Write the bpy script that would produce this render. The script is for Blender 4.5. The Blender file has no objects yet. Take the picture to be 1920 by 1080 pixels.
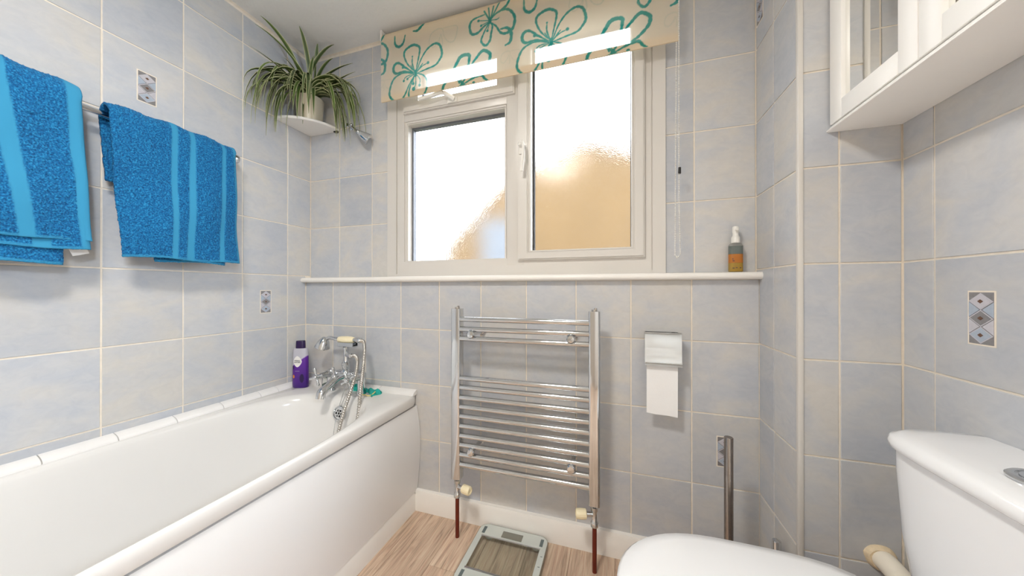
import bpy, bmesh, math, random
import numpy as np
from mathutils import Vector, Matrix

C = bpy.context
S = C.scene
COL = S.collection
PI = math.pi
rnd = random.Random(7)

# ------------------------------------------------------------------ camera
cam_d = bpy.data.cameras.new('camera')
cam = bpy.data.objects.new('camera', cam_d)
COL.objects.link(cam)
cam.location = (0, 0, 0.995)
cam.rotation_euler = (PI / 2 + 0.0017, 0, 0.306)
cam_d.sensor_width = 36
cam_d.lens = 605.18 / 1920 * 36
cam_d.clip_start = 0.02
S.camera = cam

# ------------------------------------------------------------------ sky, sun, exposure
w = bpy.data.worlds.new('overcast_sky')
S.world = w
w.use_nodes = True
bg = w.node_tree.nodes['Background']
bg.inputs['Color'].default_value = (0.93, 0.965, 1.0, 1)
bg.inputs['Strength'].default_value = 8.0
sun_d = bpy.data.lights.new('sun', 'SUN')
sun_d.energy = 0.8
sun_d.angle = 0.05
sun_d.color = (1, 0.93, 0.82)
sun = bpy.data.objects.new('sun', sun_d)
COL.objects.link(sun)
sun.rotation_euler = (math.radians(52), 0, math.radians(20))
S.view_settings.view_transform = 'Standard'
S.view_settings.look = 'None'
S.view_settings.exposure = 0.0
S.view_settings.gamma = 1.0
S.view_settings.use_curve_mapping = False
S.cycles.use_denoising = True
S.cycles.max_bounces = 14
S.cycles.diffuse_bounces = 6
S.cycles.transmission_bounces = 10
S.cycles.transparent_max_bounces = 16
CEIL_LIGHT = 22.0
HALL_FILL = 178.0  # glow of the globe added in the hall
LX, LY = -.48, -.05

# ------------------------------------------------------------------ room numbers (metres, camera over the origin)
D = 1.2687      # face of the wall under the window ledge
DU = 1.296      # face of the wall above the ledge
XL = -1.518     # left wall face
XD = 0.461      # side of the boxed-in duct
YD = 1.029      # front of the duct
XR = 0.666      # right wall face
YB = -1.05      # back wall
ZC = 2.185      # ceiling
LEDGE = 1.05


# ------------------------------------------------------------------ material helpers
def new_mat(name):
    m = bpy.data.materials.new(name)
    m.use_nodes = True
    nt = m.node_tree
    return m, nt, nt.nodes['Principled BSDF']


def lin(r, g, b):
    f = lambda c: (c / 255 / 12.92) if c / 255 <= 0.04045 else ((c / 255 + 0.055) / 1.055) ** 2.4
    return (f(r), f(g), f(b), 1)


def N(nt, kind, **kw):
    n = nt.nodes.new(kind)
    for k, v in kw.items():
        if k in ('inputs',):
            for a, b in v.items():
                n.inputs[a].default_value = b
        else:
            setattr(n, k, v)
    return n


def L(nt, a, b):
    nt.links.new(a, b)


def ramp(nt, stops):
    r = N(nt, 'ShaderNodeValToRGB')
    e = r.color_ramp.elements
    while len(e) < len(stops):
        e.new(0.5)
    for i, (p, c) in enumerate(stops):
        e[i].position = p
        e[i].color = c
    return r


def simple(name, col, rough=0.4, metal=0.0, spec=0.5, noise=0.0, scale=20, bump=0.0, bump_scale=None, coat=0.0):
    m, nt, p = new_mat(name)
    p.inputs['Base Color'].default_value = col
    p.inputs['Roughness'].default_value = rough
    p.inputs['Metallic'].default_value = metal
    p.inputs['Specular IOR Level'].default_value = spec
    p.inputs['Coat Weight'].default_value = coat
    tc = N(nt, 'ShaderNodeTexCoord')
    nz = N(nt, 'ShaderNodeTexNoise', inputs={'Scale': scale, 'Detail': 4.0})
    L(nt, tc.outputs['Object'], nz.inputs['Vector'])
    if noise:
        c = Vector(col[:3])
        r = ramp(nt, [(0.3, (*(c * (1 - noise)), 1)), (0.7, (*(c * (1 + noise)), 1))])
        L(nt, nz.outputs['Fac'], r.inputs['Fac'])
        L(nt, r.outputs['Color'], p.inputs['Base Color'])
    if bump:
        n2 = N(nt, 'ShaderNodeTexNoise', inputs={'Scale': bump_scale or scale, 'Detail': 5.0})
        L(nt, tc.outputs['Object'], n2.inputs['Vector'])
        b = N(nt, 'ShaderNodeBump', inputs={'Strength': bump, 'Distance': 0.004})
        L(nt, n2.outputs['Fac'], b.inputs['Height'])
        L(nt, b.outputs['Normal'], p.inputs['Normal'])
    return m


M = {}
M['white_gloss'] = simple('white_acrylic', lin(240, 240, 240), 0.16, noise=0.01, scale=3, spec=0.4)
M['ceramic'] = simple('white_ceramic', lin(244, 245, 247), 0.1, noise=0.01, scale=3, coat=0.3)
M['cream_acrylic'] = simple('cream_white_acrylic', lin(228, 226, 223), 0.16, noise=0.01, scale=3, spec=0.4)
M['pvc'] = simple('white_pvc', lin(216, 212, 206), 0.3, noise=0.015, scale=6)
M['trim_tile'] = simple('glazed_trim', lin(238, 236, 234), 0.15, noise=0.02, scale=12)
M['paint'] = simple('white_paint', lin(242, 239, 234), 0.42, noise=0.02, scale=8)
M['wall_paint'] = simple('wall_paint', lin(206, 198, 186), 0.7, noise=0.02, scale=5)
M['cabinet'] = simple('cabinet_paint', lin(249, 247, 243), 0.35, noise=0.015, scale=9)
M['grout'] = simple('grout', lin(236, 226, 211), 0.8, noise=0.05, scale=60)
M['chrome'] = simple('chrome', (0.64, 0.655, 0.67, 1), 0.08, 1.0, noise=0.01, scale=30)
M['steel'] = simple('brushed_steel', (0.55, 0.52, 0.48, 1), 0.24, 1.0, noise=0.08, scale=60)
M['copper'] = simple('dull_copper', lin(110, 40, 22), 0.4, 0.25, noise=0.15, scale=40)
M['ivory'] = simple('ivory_plastic', lin(244, 232, 196), 0.35, noise=0.02)
M['cream_pipe'] = simple('cream_pipe', lin(248, 240, 224), 0.4, noise=0.03, scale=30)
M['black'] = simple('black_plastic', lin(18, 18, 20), 0.4)
M['spacer'] = simple('spacer_bar', lin(120, 124, 132), 0.4, 0.4, noise=0.03)
M['gasket'] = simple('gasket', lin(70, 72, 78), 0.6)
M['sealant'] = simple('aged_sealant', lin(236, 216, 182), 0.6, noise=0.1, scale=90, bump=0.5)
M['paper'] = simple('tissue_paper', lin(246, 246, 246), 0.9, noise=0.01, bump=0.15, bump_scale=200)
M['pot'] = simple('cream_glazed_pot', lin(214, 205, 184), 0.3, noise=0.04, scale=14)
M['soil'] = simple('soil', lin(60, 42, 28), 0.95, noise=0.4, scale=120, bump=0.8)
M['hole'] = simple('dark_hole', lin(14, 14, 16), 0.7)
M['purple'] = simple('purple_plastic', lin(72, 24, 128), 0.3, noise=0.04)
M['dark_purple'] = simple('dark_purple_plastic', lin(40, 16, 72), 0.3, noise=0.04)
M['lilac_grey'] = simple('pearl_grey_plastic', lin(178, 176, 186), 0.3, 0.2)
M['label_white'] = simple('label_white', lin(236, 232, 228), 0.5)
M['orange'] = simple('orange_print', lin(226, 140, 50), 0.5)
M['print_dark'] = simple('dark_print', lin(52, 52, 70), 0.6)
M['teal_cloth'] = simple('teal_cloth', lin(30, 172, 160), 0.8, noise=0.2, scale=60, bump=0.6, bump_scale=220)
M['yellow_cord'] = simple('yellow_cord', lin(225, 205, 130), 0.8)
M['teal_gel'] = simple('green_gel', lin(28, 120, 92), 0.25, noise=0.1)
M['white_plastic'] = simple('white_plastic', lin(238, 236, 230), 0.35, noise=0.02)
M['silver'] = simple('silver_paint', lin(206, 211, 206), 0.4, 0.0, noise=0.03)
M['slate'] = simple('slate_pad', lin(100, 112, 114), 0.5)
M['lcd'] = simple('lcd_grey', lin(128, 126, 116), 0.25)
M['dec_silver'] = simple('decor_grey_silver', lin(150, 148, 150), 0.22, 0.35, noise=0.1, scale=150)
M['dec_blue'] = simple('decor_pale_blue', lin(182, 194, 210), 0.2, 0.2, noise=0.05, scale=150)
M['dec_lilac'] = simple('decor_lilac', lin(208, 206, 214), 0.2, 0.2, noise=0.05, scale=150)
M['dec_brown'] = simple('decor_brown', lin(110, 80, 62), 0.25, 0.2, noise=0.1, scale=150)
M['tan_brick'] = simple('tan_brick', lin(92, 72, 43), 0.9, noise=0.1, scale=3)
M['roof'] = simple('roof_tile', lin(86, 66, 40), 0.9, noise=0.1, scale=4)
M['ground'] = simple('garden_ground', lin(70, 76, 52), 0.95, noise=0.2, scale=1.2)
M['house_frame'] = simple('house_frame', lin(92, 94, 96), 0.6)
M['pale_blind'] = simple('pale_blind_behind_glass', lin(84, 90, 98), 0.6)


def mk_tile():
    m, nt, p = new_mat('cloudy_glazed_tile')
    tc = N(nt, 'ShaderNodeTexCoord')
    oi = N(nt, 'ShaderNodeObjectInfo')
    mul = N(nt, 'ShaderNodeVectorMath', operation='SCALE')
    L(nt, oi.outputs['Random'], mul.inputs['Scale'])
    mul.inputs[0].default_value = (37.0, 11.0, 53.0)
    add = N(nt, 'ShaderNodeVectorMath', operation='ADD')
    L(nt, tc.outputs['Object'], add.inputs[0])
    L(nt, mul.outputs[0], add.inputs[1])
    mp = N(nt, 'ShaderNodeMapping')
    mp.inputs['Scale'].default_value = (5.0, 5.0, 8.0)
    L(nt, add.outputs[0], mp.inputs['Vector'])
    n1 = N(nt, 'ShaderNodeTexNoise', inputs={'Scale': 1.3, 'Detail': 5.0, 'Roughness': 0.55, 'Distortion': 0.6})
    L(nt, mp.outputs[0], n1.inputs['Vector'])
    n2 = N(nt, 'ShaderNodeTexNoise', inputs={'Scale': 5.0, 'Detail': 6.0, 'Roughness': 0.65, 'Distortion': 1.2})
    L(nt, mp.outputs[0], n2.inputs['Vector'])
    r1 = ramp(nt, [(0.30, lin(188, 192, 199)), (0.5, lin(197, 198, 200)), (0.70, lin(206, 203, 198))])
    sh_ = N(nt, 'ShaderNodeMath', operation='MULTIPLY_ADD')
    wn = N(nt, 'ShaderNodeTexWhiteNoise', noise_dimensions='1D')
    L(nt, oi.outputs['Random'], wn.inputs['W'])
    L(nt, wn.outputs['Value'], sh_.inputs[0])
    sh_.inputs[1].default_value = 0.26
    L(nt, n1.outputs['Fac'], sh_.inputs[2])
    sb = N(nt, 'ShaderNodeMath', operation='SUBTRACT')
    L(nt, sh_.outputs[0], sb.inputs[0])
    sb.inputs[1].default_value = 0.13
    L(nt, sb.outputs[0], r1.inputs['Fac'])
    r2 = ramp(nt, [(0.3, (0.468, 0.47, 0.475, 1)), (0.62, (0.52, 0.518, 0.515, 1))])
    L(nt, n2.outputs['Fac'], r2.inputs['Fac'])
    mx = N(nt, 'ShaderNodeMix', data_type='RGBA', blend_type='OVERLAY')
    mx.inputs['Factor'].default_value = 1.0
    L(nt, r1.outputs['Color'], mx.inputs[6])
    L(nt, r2.outputs['Color'], mx.inputs[7])
    hs = N(nt, 'ShaderNodeHueSaturation')
    rr = N(nt, 'ShaderNodeMapRange')
    rr.inputs['To Min'].default_value = 0.96
    rr.inputs['To Max'].default_value = 1.05
    L(nt, oi.outputs['Random'], rr.inputs['Value'])
    L(nt, rr.outputs[0], hs.inputs['Value'])
    L(nt, mx.outputs[2], hs.inputs['Color'])
    L(nt, hs.outputs['Color'], p.inputs['Base Color'])
    p.inputs['Roughness'].default_value = 0.27
    p.inputs['Specular IOR Level'].default_value = 0.4
    b = N(nt, 'ShaderNodeBump', inputs={'Strength': 0.05, 'Distance': 0.003})
    L(nt, n1.outputs['Fac'], b.inputs['Height'])
    L(nt, b.outputs['Normal'], p.inputs['Normal'])
    return m


M['tile'] = mk_tile()


def mk_ceiling():
    m, nt, p = new_mat('textured_ceiling_paint')
    p.inputs['Base Color'].default_value = lin(238, 238, 236)
    p.inputs['Roughness'].default_value = 0.75
    tc = N(nt, 'ShaderNodeTexCoord')
    n = N(nt, 'ShaderNodeTexNoise', inputs={'Scale': 16.0, 'Detail': 5.0, 'Roughness': 0.6})
    L(nt, tc.outputs['Object'], n.inputs['Vector'])
    b = N(nt, 'ShaderNodeBump', inputs={'Strength': 0.55, 'Distance': 0.012})
    L(nt, n.outputs['Fac'], b.inputs['Height'])
    L(nt, b.outputs['Normal'], p.inputs['Normal'])
    return m


M['ceiling'] = mk_ceiling()


def mk_oak():
    m, nt, p = new_mat('oak_plank')
    tc = N(nt, 'ShaderNodeTexCoord')
    oi = N(nt, 'ShaderNodeObjectInfo')
    mul = N(nt, 'ShaderNodeVectorMath', operation='SCALE')
    mul.inputs[0].default_value = (17.0, 41.0, 5.0)
    L(nt, oi.outputs['Random'], mul.inputs['Scale'])
    add = N(nt, 'ShaderNodeVectorMath', operation='ADD')
    L(nt, tc.outputs['Object'], add.inputs[0])
    L(nt, mul.outputs[0], add.inputs[1])
    mp = N(nt, 'ShaderNodeMapping')
    mp.inputs['Scale'].default_value = (26.0, 2.2, 1.0)
    L(nt, add.outputs[0], mp.inputs['Vector'])
    n1 = N(nt, 'ShaderNodeTexNoise', inputs={'Scale': 1.6, 'Detail': 7.0, 'Roughness': 0.62, 'Distortion': 1.6})
    L(nt, mp.outputs[0], n1.inputs['Vector'])
    mp2 = N(nt, 'ShaderNodeMapping')
    mp2.inputs['Scale'].default_value = (150.0, 5.0, 1.0)
    L(nt, add.outputs[0], mp2.inputs['Vector'])
    n2 = N(nt, 'ShaderNodeTexNoise', inputs={'Scale': 1.5, 'Detail': 4.0})
    L(nt, mp2.outputs[0], n2.inputs['Vector'])
    r1 = ramp(nt, [(0.28, lin(164, 138, 118)), (0.5, lin(212, 186, 162)), (0.72, lin(230, 209, 186))])
    L(nt, n1.outputs['Fac'], r1.inputs['Fac'])
    r2 = ramp(nt, [(0.35, (0.38, 0.38, 0.38, 1)), (0.6, (0.53, 0.53, 0.53, 1))])
    L(nt, n2.outputs['Fac'], r2.inputs['Fac'])
    mx = N(nt, 'ShaderNodeMix', data_type='RGBA', blend_type='OVERLAY')
    mx.inputs['Factor'].default_value = 1.0
    L(nt, r1.outputs['Color'], mx.inputs[6])
    L(nt, r2.outputs['Color'], mx.inputs[7])
    hs = N(nt, 'ShaderNodeHueSaturation')
    rr = N(nt, 'ShaderNodeMapRange')
    rr.inputs['To Min'].default_value = 0.85
    rr.inputs['To Max'].default_value = 1.12
    L(nt, oi.outputs['Random'], rr.inputs['Value'])
    L(nt, rr.outputs[0], hs.inputs['Value'])
    L(nt, mx.outputs[2], hs.inputs['Color'])
    L(nt, hs.outputs['Color'], p.inputs['Base Color'])
    p.inputs['Roughness'].default_value = 0.45
    b = N(nt, 'ShaderNodeBump', inputs={'Strength': 0.25, 'Distance': 0.001})
    L(nt, n2.outputs['Fac'], b.inputs['Height'])
    L(nt, b.outputs['Normal'], p.inputs['Normal'])
    return m


M['oak'] = mk_oak()


def mk_frosted():
    m, nt, p = new_mat('frosted_glass')
    p.inputs['Base Color'].default_value = (0.98, 0.99, 1, 1)
    p.inputs['Transmission Weight'].default_value = 1.0
    p.inputs['Roughness'].default_value = 0.13
    p.inputs['IOR'].default_value = 1.42
    p.inputs['Specular IOR Level'].default_value = 0.3
    tc = N(nt, 'ShaderNodeTexCoord')
    n = N(nt, 'ShaderNodeTexVoronoi', inputs={'Scale': 260.0})
    L(nt, tc.outputs['Object'], n.inputs['Vector'])
    b = N(nt, 'ShaderNodeBump', inputs={'Strength': 0.2, 'Distance': 0.0012})
    L(nt, n.outputs['Distance'], b.inputs['Height'])
    L(nt, b.outputs['Normal'], p.inputs['Normal'])
    return m


M['frosted'] = mk_frosted()


def mk_glass(name, col, rough=0.0, ior=1.45):
    m, nt, p = new_mat(name)
    p.inputs['Base Color'].default_value = col
    p.inputs['Transmission Weight'].default_value = 1.0
    p.inputs['Roughness'].default_value = rough
    p.inputs['IOR'].default_value = ior
    return m


M['clear_glass'] = simple('clear_glass', (0.9, 0.95, 0.93, 1), 0.02)
_nt = M['clear_glass'].node_tree
_tr = N(_nt, 'ShaderNodeBsdfTransparent')
_tr.inputs[0].default_value = (0.90, 0.93, 0.92, 1)
_gl = N(_nt, 'ShaderNodeBsdfGlossy', inputs={'Roughness': 0.02})
_mx = N(_nt, 'ShaderNodeMixShader')
_mx.inputs[0].default_value = 0.07
L(_nt, _tr.outputs[0], _mx.inputs[1])
L(_nt, _gl.outputs[0], _mx.inputs[2])
L(_nt, _mx.outputs[0], _nt.nodes['Material Output'].inputs['Surface'])
M['dark_steel'] = simple('dark_brushed_steel', (0.30, 0.265, 0.24, 1), 0.25, 1.0, noise=0.1, scale=60)
M['jar_glass'] = mk_glass('jar_glass', (0.95, 0.97, 0.96, 1), 0.05)
M['clear_plastic'] = mk_glass('clear_plastic', (0.97, 0.97, 0.95, 1), 0.04, 1.3)
M['house_glass'] = mk_glass('house_glass', (0.9, 0.95, 1, 1), 0.02)
M['orange_liquid'] = simple('orange_liquid', lin(222, 138, 40), 0.2)
M['amber'] = simple('amber_liquid', lin(240, 196, 74), 0.2)
M['amber'].node_tree.nodes['Principled BSDF'].inputs['Transmission Weight'].default_value = 0.35
M['blue_liquid'] = simple('blue_grey_liquid', lin(160, 172, 168), 0.2)
M['blue_liquid'].node_tree.nodes['Principled BSDF'].inputs['Transmission Weight'].default_value = 0.35


def mk_mirror():
    m, nt, p = new_mat('mirror_glass')
    p.inputs['Base Color'].default_value = (0.88, 0.88, 0.86, 1)
    p.inputs['Metallic'].default_value = 1.0
    p.inputs['Roughness'].default_value = 0.015
    return m


M['mirror'] = mk_mirror()


def mk_fabric():
    # roller blind cloth: woven, lets light through; the print is a colour of the cloth itself
    m, nt, p = new_mat('printed_blind_cloth')
    out = nt.nodes['Material Output']
    at = N(nt, 'ShaderNodeAttribute', attribute_name='print')
    mx = N(nt, 'ShaderNodeMix', data_type='RGBA')
    mx.inputs[6].default_value = lin(244, 233, 212)
    mx.inputs[7].default_value = lin(20, 160, 152)
    L(nt, at.outputs['Fac'], mx.inputs[0])
    df = N(nt, 'ShaderNodeBsdfDiffuse')
    tl = N(nt, 'ShaderNodeBsdfTranslucent')
    L(nt, mx.outputs[2], df.inputs['Color'])
    L(nt, mx.outputs[2], tl.inputs['Color'])
    m1 = N(nt, 'ShaderNodeMixShader')
    m1.inputs[0].default_value = 0.40
    L(nt, df.outputs[0], m1.inputs[1])
    L(nt, tl.outputs[0], m1.inputs[2])
    tr = N(nt, 'ShaderNodeBsdfTransparent')
    m2 = N(nt, 'ShaderNodeMixShader')
    m2.inputs[0].default_value = 0.24
    L(nt, m1.outputs[0], m2.inputs[1])
    L(nt, tr.outputs[0], m2.inputs[2])
    L(nt, m2.outputs[0], out.inputs['Surface'])
    nt.nodes.remove(p)
    return m


M['fabric'] = mk_fabric()


def mk_hem():
    m, nt, p = new_mat('blind_hem_cloth')
    p.inputs['Base Color'].default_value = lin(226, 208, 178)
    p.inputs['Roughness'].default_value = 0.9
    return m


M['hem'] = mk_hem()


def mk_terry():
    m, nt, p = new_mat('blue_terry')
    at = N(nt, 'ShaderNodeAttribute', attribute_name='band')
    tc = N(nt, 'ShaderNodeTexCoord')
    n = N(nt, 'ShaderNodeTexNoise', inputs={'Scale': 260.0, 'Detail': 3.0})
    L(nt, tc.outputs['Object'], n.inputs['Vector'])
    r = ramp(nt, [(0.3, lin(0, 66, 116)), (0.5, lin(4, 102, 160)), (0.72, lin(44, 152, 204))])
    L(nt, n.outputs['Fac'], r.inputs['Fac'])
    mx = N(nt, 'ShaderNodeMix', data_type='RGBA')
    L(nt, at.outputs['Fac'], mx.inputs[0])
    L(nt, r.outputs['Color'], mx.inputs[6])
    mx.inputs[7].default_value = lin(52, 142, 184)
    L(nt, mx.outputs[2], p.inputs['Base Color'])
    p.inputs['Roughness'].default_value = 0.95
    p.inputs['Sheen Weight'].default_value = 0.08
    p.inputs['Sheen Tint'].default_value = lin(120, 190, 230)
    iv = N(nt, 'ShaderNodeMath', operation='MULTIPLY_ADD')
    iv.inputs[1].default_value = -0.85
    iv.inputs[2].default_value = 0.9
    L(nt, at.outputs['Fac'], iv.inputs[0])
    b = N(nt, 'ShaderNodeBump', inputs={'Distance': 0.004})
    L(nt, iv.outputs[0], b.inputs['Strength'])
    L(nt, n.outputs['Fac'], b.inputs['Height'])
    L(nt, b.outputs['Normal'], p.inputs['Normal'])
    return m


M['terry'] = mk_terry()


def mk_leaf():
    m, nt, p = new_mat('variegated_leaf')
    at = N(nt, 'ShaderNodeAttribute', attribute_name='edge')
    oi = N(nt, 'ShaderNodeObjectInfo')
    r = ramp(nt, [(0.0, lin(26, 50, 6)), (0.5, lin(46, 76, 14)), (1.0, lin(74, 104, 28))])
    L(nt, oi.outputs['Random'], r.inputs['Fac'])
    mx = N(nt, 'ShaderNodeMix', data_type='RGBA')
    L(nt, at.outputs['Fac'], mx.inputs[0])
    L(nt, r.outputs['Color'], mx.inputs[6])
    mx.inputs[7].default_value = lin(222, 222, 170)
    L(nt, mx.outputs[2], p.inputs['Base Color'])
    p.inputs['Roughness'].default_value = 0.4
    return m


M['leaf'] = mk_leaf()


def mk_bottle():
    # flat print wrapping the bottle: grey shoulder, purple below a slanted edge
    m, nt, p = new_mat('purple_printed_bottle')
    tc = N(nt, 'ShaderNodeTexCoord')
    sx = N(nt, 'ShaderNodeSeparateXYZ')
    L(nt, tc.outputs['Object'], sx.inputs[0])
    ma = N(nt, 'ShaderNodeMath', operation='MULTIPLY_ADD')
    ma.inputs[1].default_value = -0.75
    L(nt, sx.outputs['X'], ma.inputs[0])
    L(nt, sx.outputs['Z'], ma.inputs[2])
    r = ramp(nt, [(0.0, lin(58, 18, 112)), (0.126, lin(96, 34, 150)), (0.1305, lin(206, 196, 214)), (0.134, lin(186, 184, 194))])
    L(nt, ma.outputs[0], r.inputs['Fac'])
    L(nt, r.outputs['Color'], p.inputs['Base Color'])
    p.inputs['Roughness'].default_value = 0.3
    return m


M['bottle'] = mk_bottle()


def mk_diffuser():
    m, nt, p = new_mat('lamp_diffuser')
    p.inputs['Base Color'].default_value = (0.9, 0.9, 0.9, 1)
    p.inputs['Emission Color'].default_value = (1, 0.955, 0.885, 1)
    p.inputs['Emission Strength'].default_value = 3.0
    return m


M['diffuser'] = mk_diffuser()
M['hall_carpet'] = simple('hall_carpet', lin(196, 186, 172), 0.95, noise=0.1, scale=80)
M['globe'] = simple('fill_lamp_globe', (0.9, 0.9, 0.9, 1), 0.4)  # glowing globe added out of view as fill light
M['globe'].node_tree.nodes['Principled BSDF'].inputs['Emission Color'].default_value = (0.82, 0.97, 1.16, 1)
M['globe'].node_tree.nodes['Principled BSDF'].inputs['Emission Strength'].default_value = HALL_FILL


# ------------------------------------------------------------------ object helpers
def wloc(o):
    v = Vector((0, 0, 0))
    while o is not None:
        v += o.location
        o = o.parent
    return v


def finish(me, smooth=40):
    if smooth:
        me.shade_smooth()
        me.set_sharp_from_angle(angle=math.radians(smooth))


def obj(name, geo, mat, parent=None, smooth=40, origin=True):
    """geo (bmesh or (verts, faces)) is in world coordinates; link it as ONE mesh object."""
    me = bpy.data.meshes.new(name)
    if isinstance(geo, bmesh.types.BMesh):
        bmesh.ops.recalc_face_normals(geo, faces=geo.faces)
        geo.to_mesh(me)
        geo.free()
    else:
        me.from_pydata(*[list(geo[0]), [], list(geo[1])])
    me.materials.append(M[mat] if isinstance(mat, str) else mat)
    o = bpy.data.objects.new(name, me)
    COL.objects.link(o)
    base = Vector((0, 0, 0))
    if origin and len(me.vertices):
        a = np.empty(len(me.vertices) * 3)
        me.vertices.foreach_get('co', a)
        a = a.reshape(-1, 3)
        lo, hi = a.min(0), a.max(0)
        base = Vector(((lo[0] + hi[0]) / 2, (lo[1] + hi[1]) / 2, lo[2]))
        me.transform(Matrix.Translation(-base))
    finish(me, smooth)
    if parent:
        o.parent = parent
        o.location = base - wloc(parent)
    else:
        o.location = base
    return o


def thing(name, label, cat, loc, group=None):
    o = bpy.data.objects.new(name, None)
    COL.objects.link(o)
    o.location = loc
    o.empty_display_size = 0.05
    tag(o, label, cat, group)
    return o


def tag(o, label, cat, group=None):
    o['label'] = label
    o['category'] = cat
    if group:
        o['group'] = group
    return o


def struct(name, geo, mat, label=None, cat=None, smooth=40):
    o = obj(name, geo, mat, None, smooth, origin=False)
    o['kind'] = 'structure'
    if label:
        o['label'] = label
    if cat:
        o['category'] = cat
    return o


def B():
    return bmesh.new()


def box(bm, x0, x1, y0, y1, z0, z1, bev=0.0, seg=2):
    vs = [bm.verts.new(p) for p in ((x0, y0, z0), (x1, y0, z0), (x1, y1, z0), (x0, y1, z0),
                                    (x0, y0, z1), (x1, y0, z1), (x1, y1, z1), (x0, y1, z1))]
    fs = [bm.faces.new([vs[i] for i in f]) for f in
          ((0, 3, 2, 1), (4, 5, 6, 7), (0, 1, 5, 4), (1, 2, 6, 5), (2, 3, 7, 6), (3, 0, 4, 7))]
    if bev:
        es = list({e for f in fs for e in f.edges})
        bmesh.ops.bevel(bm, geom=es, offset=bev, segments=seg, affect='EDGES', profile=0.5)
    return bm


def bx(*a, **k):
    return box(B(), *a, **k)


def frame_bm(bm, x0, x1, z0, z1, w_, y0, y1, bev=0.0):
    """rectangular frame in the xz plane; w_ = width or (left, right, bottom, top)"""
    l, r, b, t = (w_,) * 4 if not isinstance(w_, tuple) else w_
    O = [(x0, z0), (x1, z0), (x1, z1), (x0, z1)]
    I = [(x0 + l, z0 + b), (x1 - r, z0 + b), (x1 - r, z1 - t), (x0 + l, z1 - t)]
    vv = {}
    for k, ring in (('O', O), ('I', I)):
        for y in (y0, y1):
            vv[k, y] = [bm.verts.new((x, y, z)) for x, z in ring]
    fs = []
    for i in range(4):
        j = (i + 1) % 4
        fs.append(bm.faces.new((vv['O', y0][i], vv['O', y0][j], vv['I', y0][j], vv['I', y0][i])))
        fs.append(bm.faces.new((vv['O', y1][i], vv['I', y1][i], vv['I', y1][j], vv['O', y1][j])))
        fs.append(bm.faces.new((vv['O', y0][i], vv['O', y1][i], vv['O', y1][j], vv['O', y0][j])))
        fs.append(bm.faces.new((vv['I', y0][i], vv['I', y0][j], vv['I', y1][j], vv['I', y1][i])))
    if bev:
        es = [e for e in {e for f in fs for e in f.edges} if abs(e.verts[0].co.y - e.verts[1].co.y) < 1e-6 and
              abs(e.verts[0].co.y - y0) < 1e-6 and not
              (abs(e.verts[0].co.x - e.verts[1].co.x) > 1e-6 and abs(e.verts[0].co.z - e.verts[1].co.z) > 1e-6)]
        bmesh.ops.bevel(bm, geom=es, offset=bev, segments=2, affect='EDGES')
    return bm


def rings(bm, rs, closed=True, cap0=True, cap1=True):
    """loft a list of rings (each a list of points)"""
    vr = [[bm.verts.new(p) for p in r] for r in rs]
    n = len(vr[0])
    for a, b in zip(vr, vr[1:]):
        for i in range(n if closed else n - 1):
            j = (i + 1) % n
            bm.faces.new((a[i], a[j], b[j], b[i]))
    if cap0:
        bm.faces.new(list(reversed(vr[0])))
    if cap1:
        bm.faces.new(vr[-1])
    return bm


def lathe(bm, prof, c, axis=(0, 0, 1), n=24, cap0=True, cap1=True):
    """prof: list of (radius, height along axis)"""
    ax = Vector(axis).normalized()
    q = Vector((0, 0, 1)).rotation_difference(ax)
    c = Vector(c)
    rs = []
    for r, h in prof:
        rs.append([c + q @ Vector((max(r, 1e-5) * math.cos(2 * PI * i / n), max(r, 1e-5) * math.sin(2 * PI * i / n), h)) for i in range(n)])
    return rings(bm, rs, True, cap0, cap1)


def cyl(bm, p, q, r, n=16, r2=None, bev=0.0):
    p, q = Vector(p), Vector(q)
    h = (q - p).length
    r2 = r if r2 is None else r2
    if bev:
        prof = [(r - bev, 0), (r, bev), (r2, h - bev), (r2 - bev, h)]
    else:
        prof = [(r, 0), (r2, h)]
    return lathe(bm, prof, p, q - p, n)


def ball(bm, c, r, n=12, sz=1.0):
    prof = [(r * math.sin(PI * i / n), -r * sz * math.cos(PI * i / n)) for i in range(n + 1)]
    return lathe(bm, prof, c, (0, 0, 1), n * 2)


def catmull(pts, k=8):
    P = [Vector(p) for p in pts]
    P = [P[0] * 2 - P[1]] + P + [P[-1] * 2 - P[-2]]
    out = []
    for i in range(1, len(P) - 2):
        a, b, c, d = P[i - 1:i + 3]
        for j in range(k):
            t = j / k
            out.append(0.5 * ((2 * b) + (c - a) * t + (2 * a - 5 * b + 4 * c - d) * t * t + (3 * b - a - 3 * c + d) * t ** 3))
    out.append(P[-2])
    return out


def tube(bm, pts, r, n=10):
    """r: number or function of t in 0..1"""
    pts = [Vector(p) for p in pts]
    rs = []
    up = None
    for i, p in enumerate(pts):
        t = (pts[min(i + 1, len(pts) - 1)] - pts[max(i - 1, 0)]).normalized()
        if up is None:
            up = t.orthogonal().normalized()
        up = (up - t * up.dot(t)).normalized()
        sd = t.cross(up)
        rr = r(i / (len(pts) - 1)) if callable(r) else r
        rs.append([p + (up * math.cos(2 * PI * k / n) + sd * math.sin(2 * PI * k / n)) * rr for k in range(n)])
    return rings(bm, rs)


def prism(bm, poly, y0, y1, axis='y'):
    """extrude a 2-D polygon; axis y: poly is (x, z); axis x: poly is (y, z); axis z: poly is (x, y)"""
    f = {'y': lambda a, b, h: (a, h, b), 'x': lambda a, b, h: (h, a, b), 'z': lambda a, b, h: (a, b, h)}[axis]
    return rings(bm, [[f(a, b, y0) for a, b in poly], [f(a, b, y1) for a, b in poly]])


# ------------------------------------------------------------------ tiles
GAP = 0.0047
TH = 0.006
mesh_cache = {}


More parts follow.
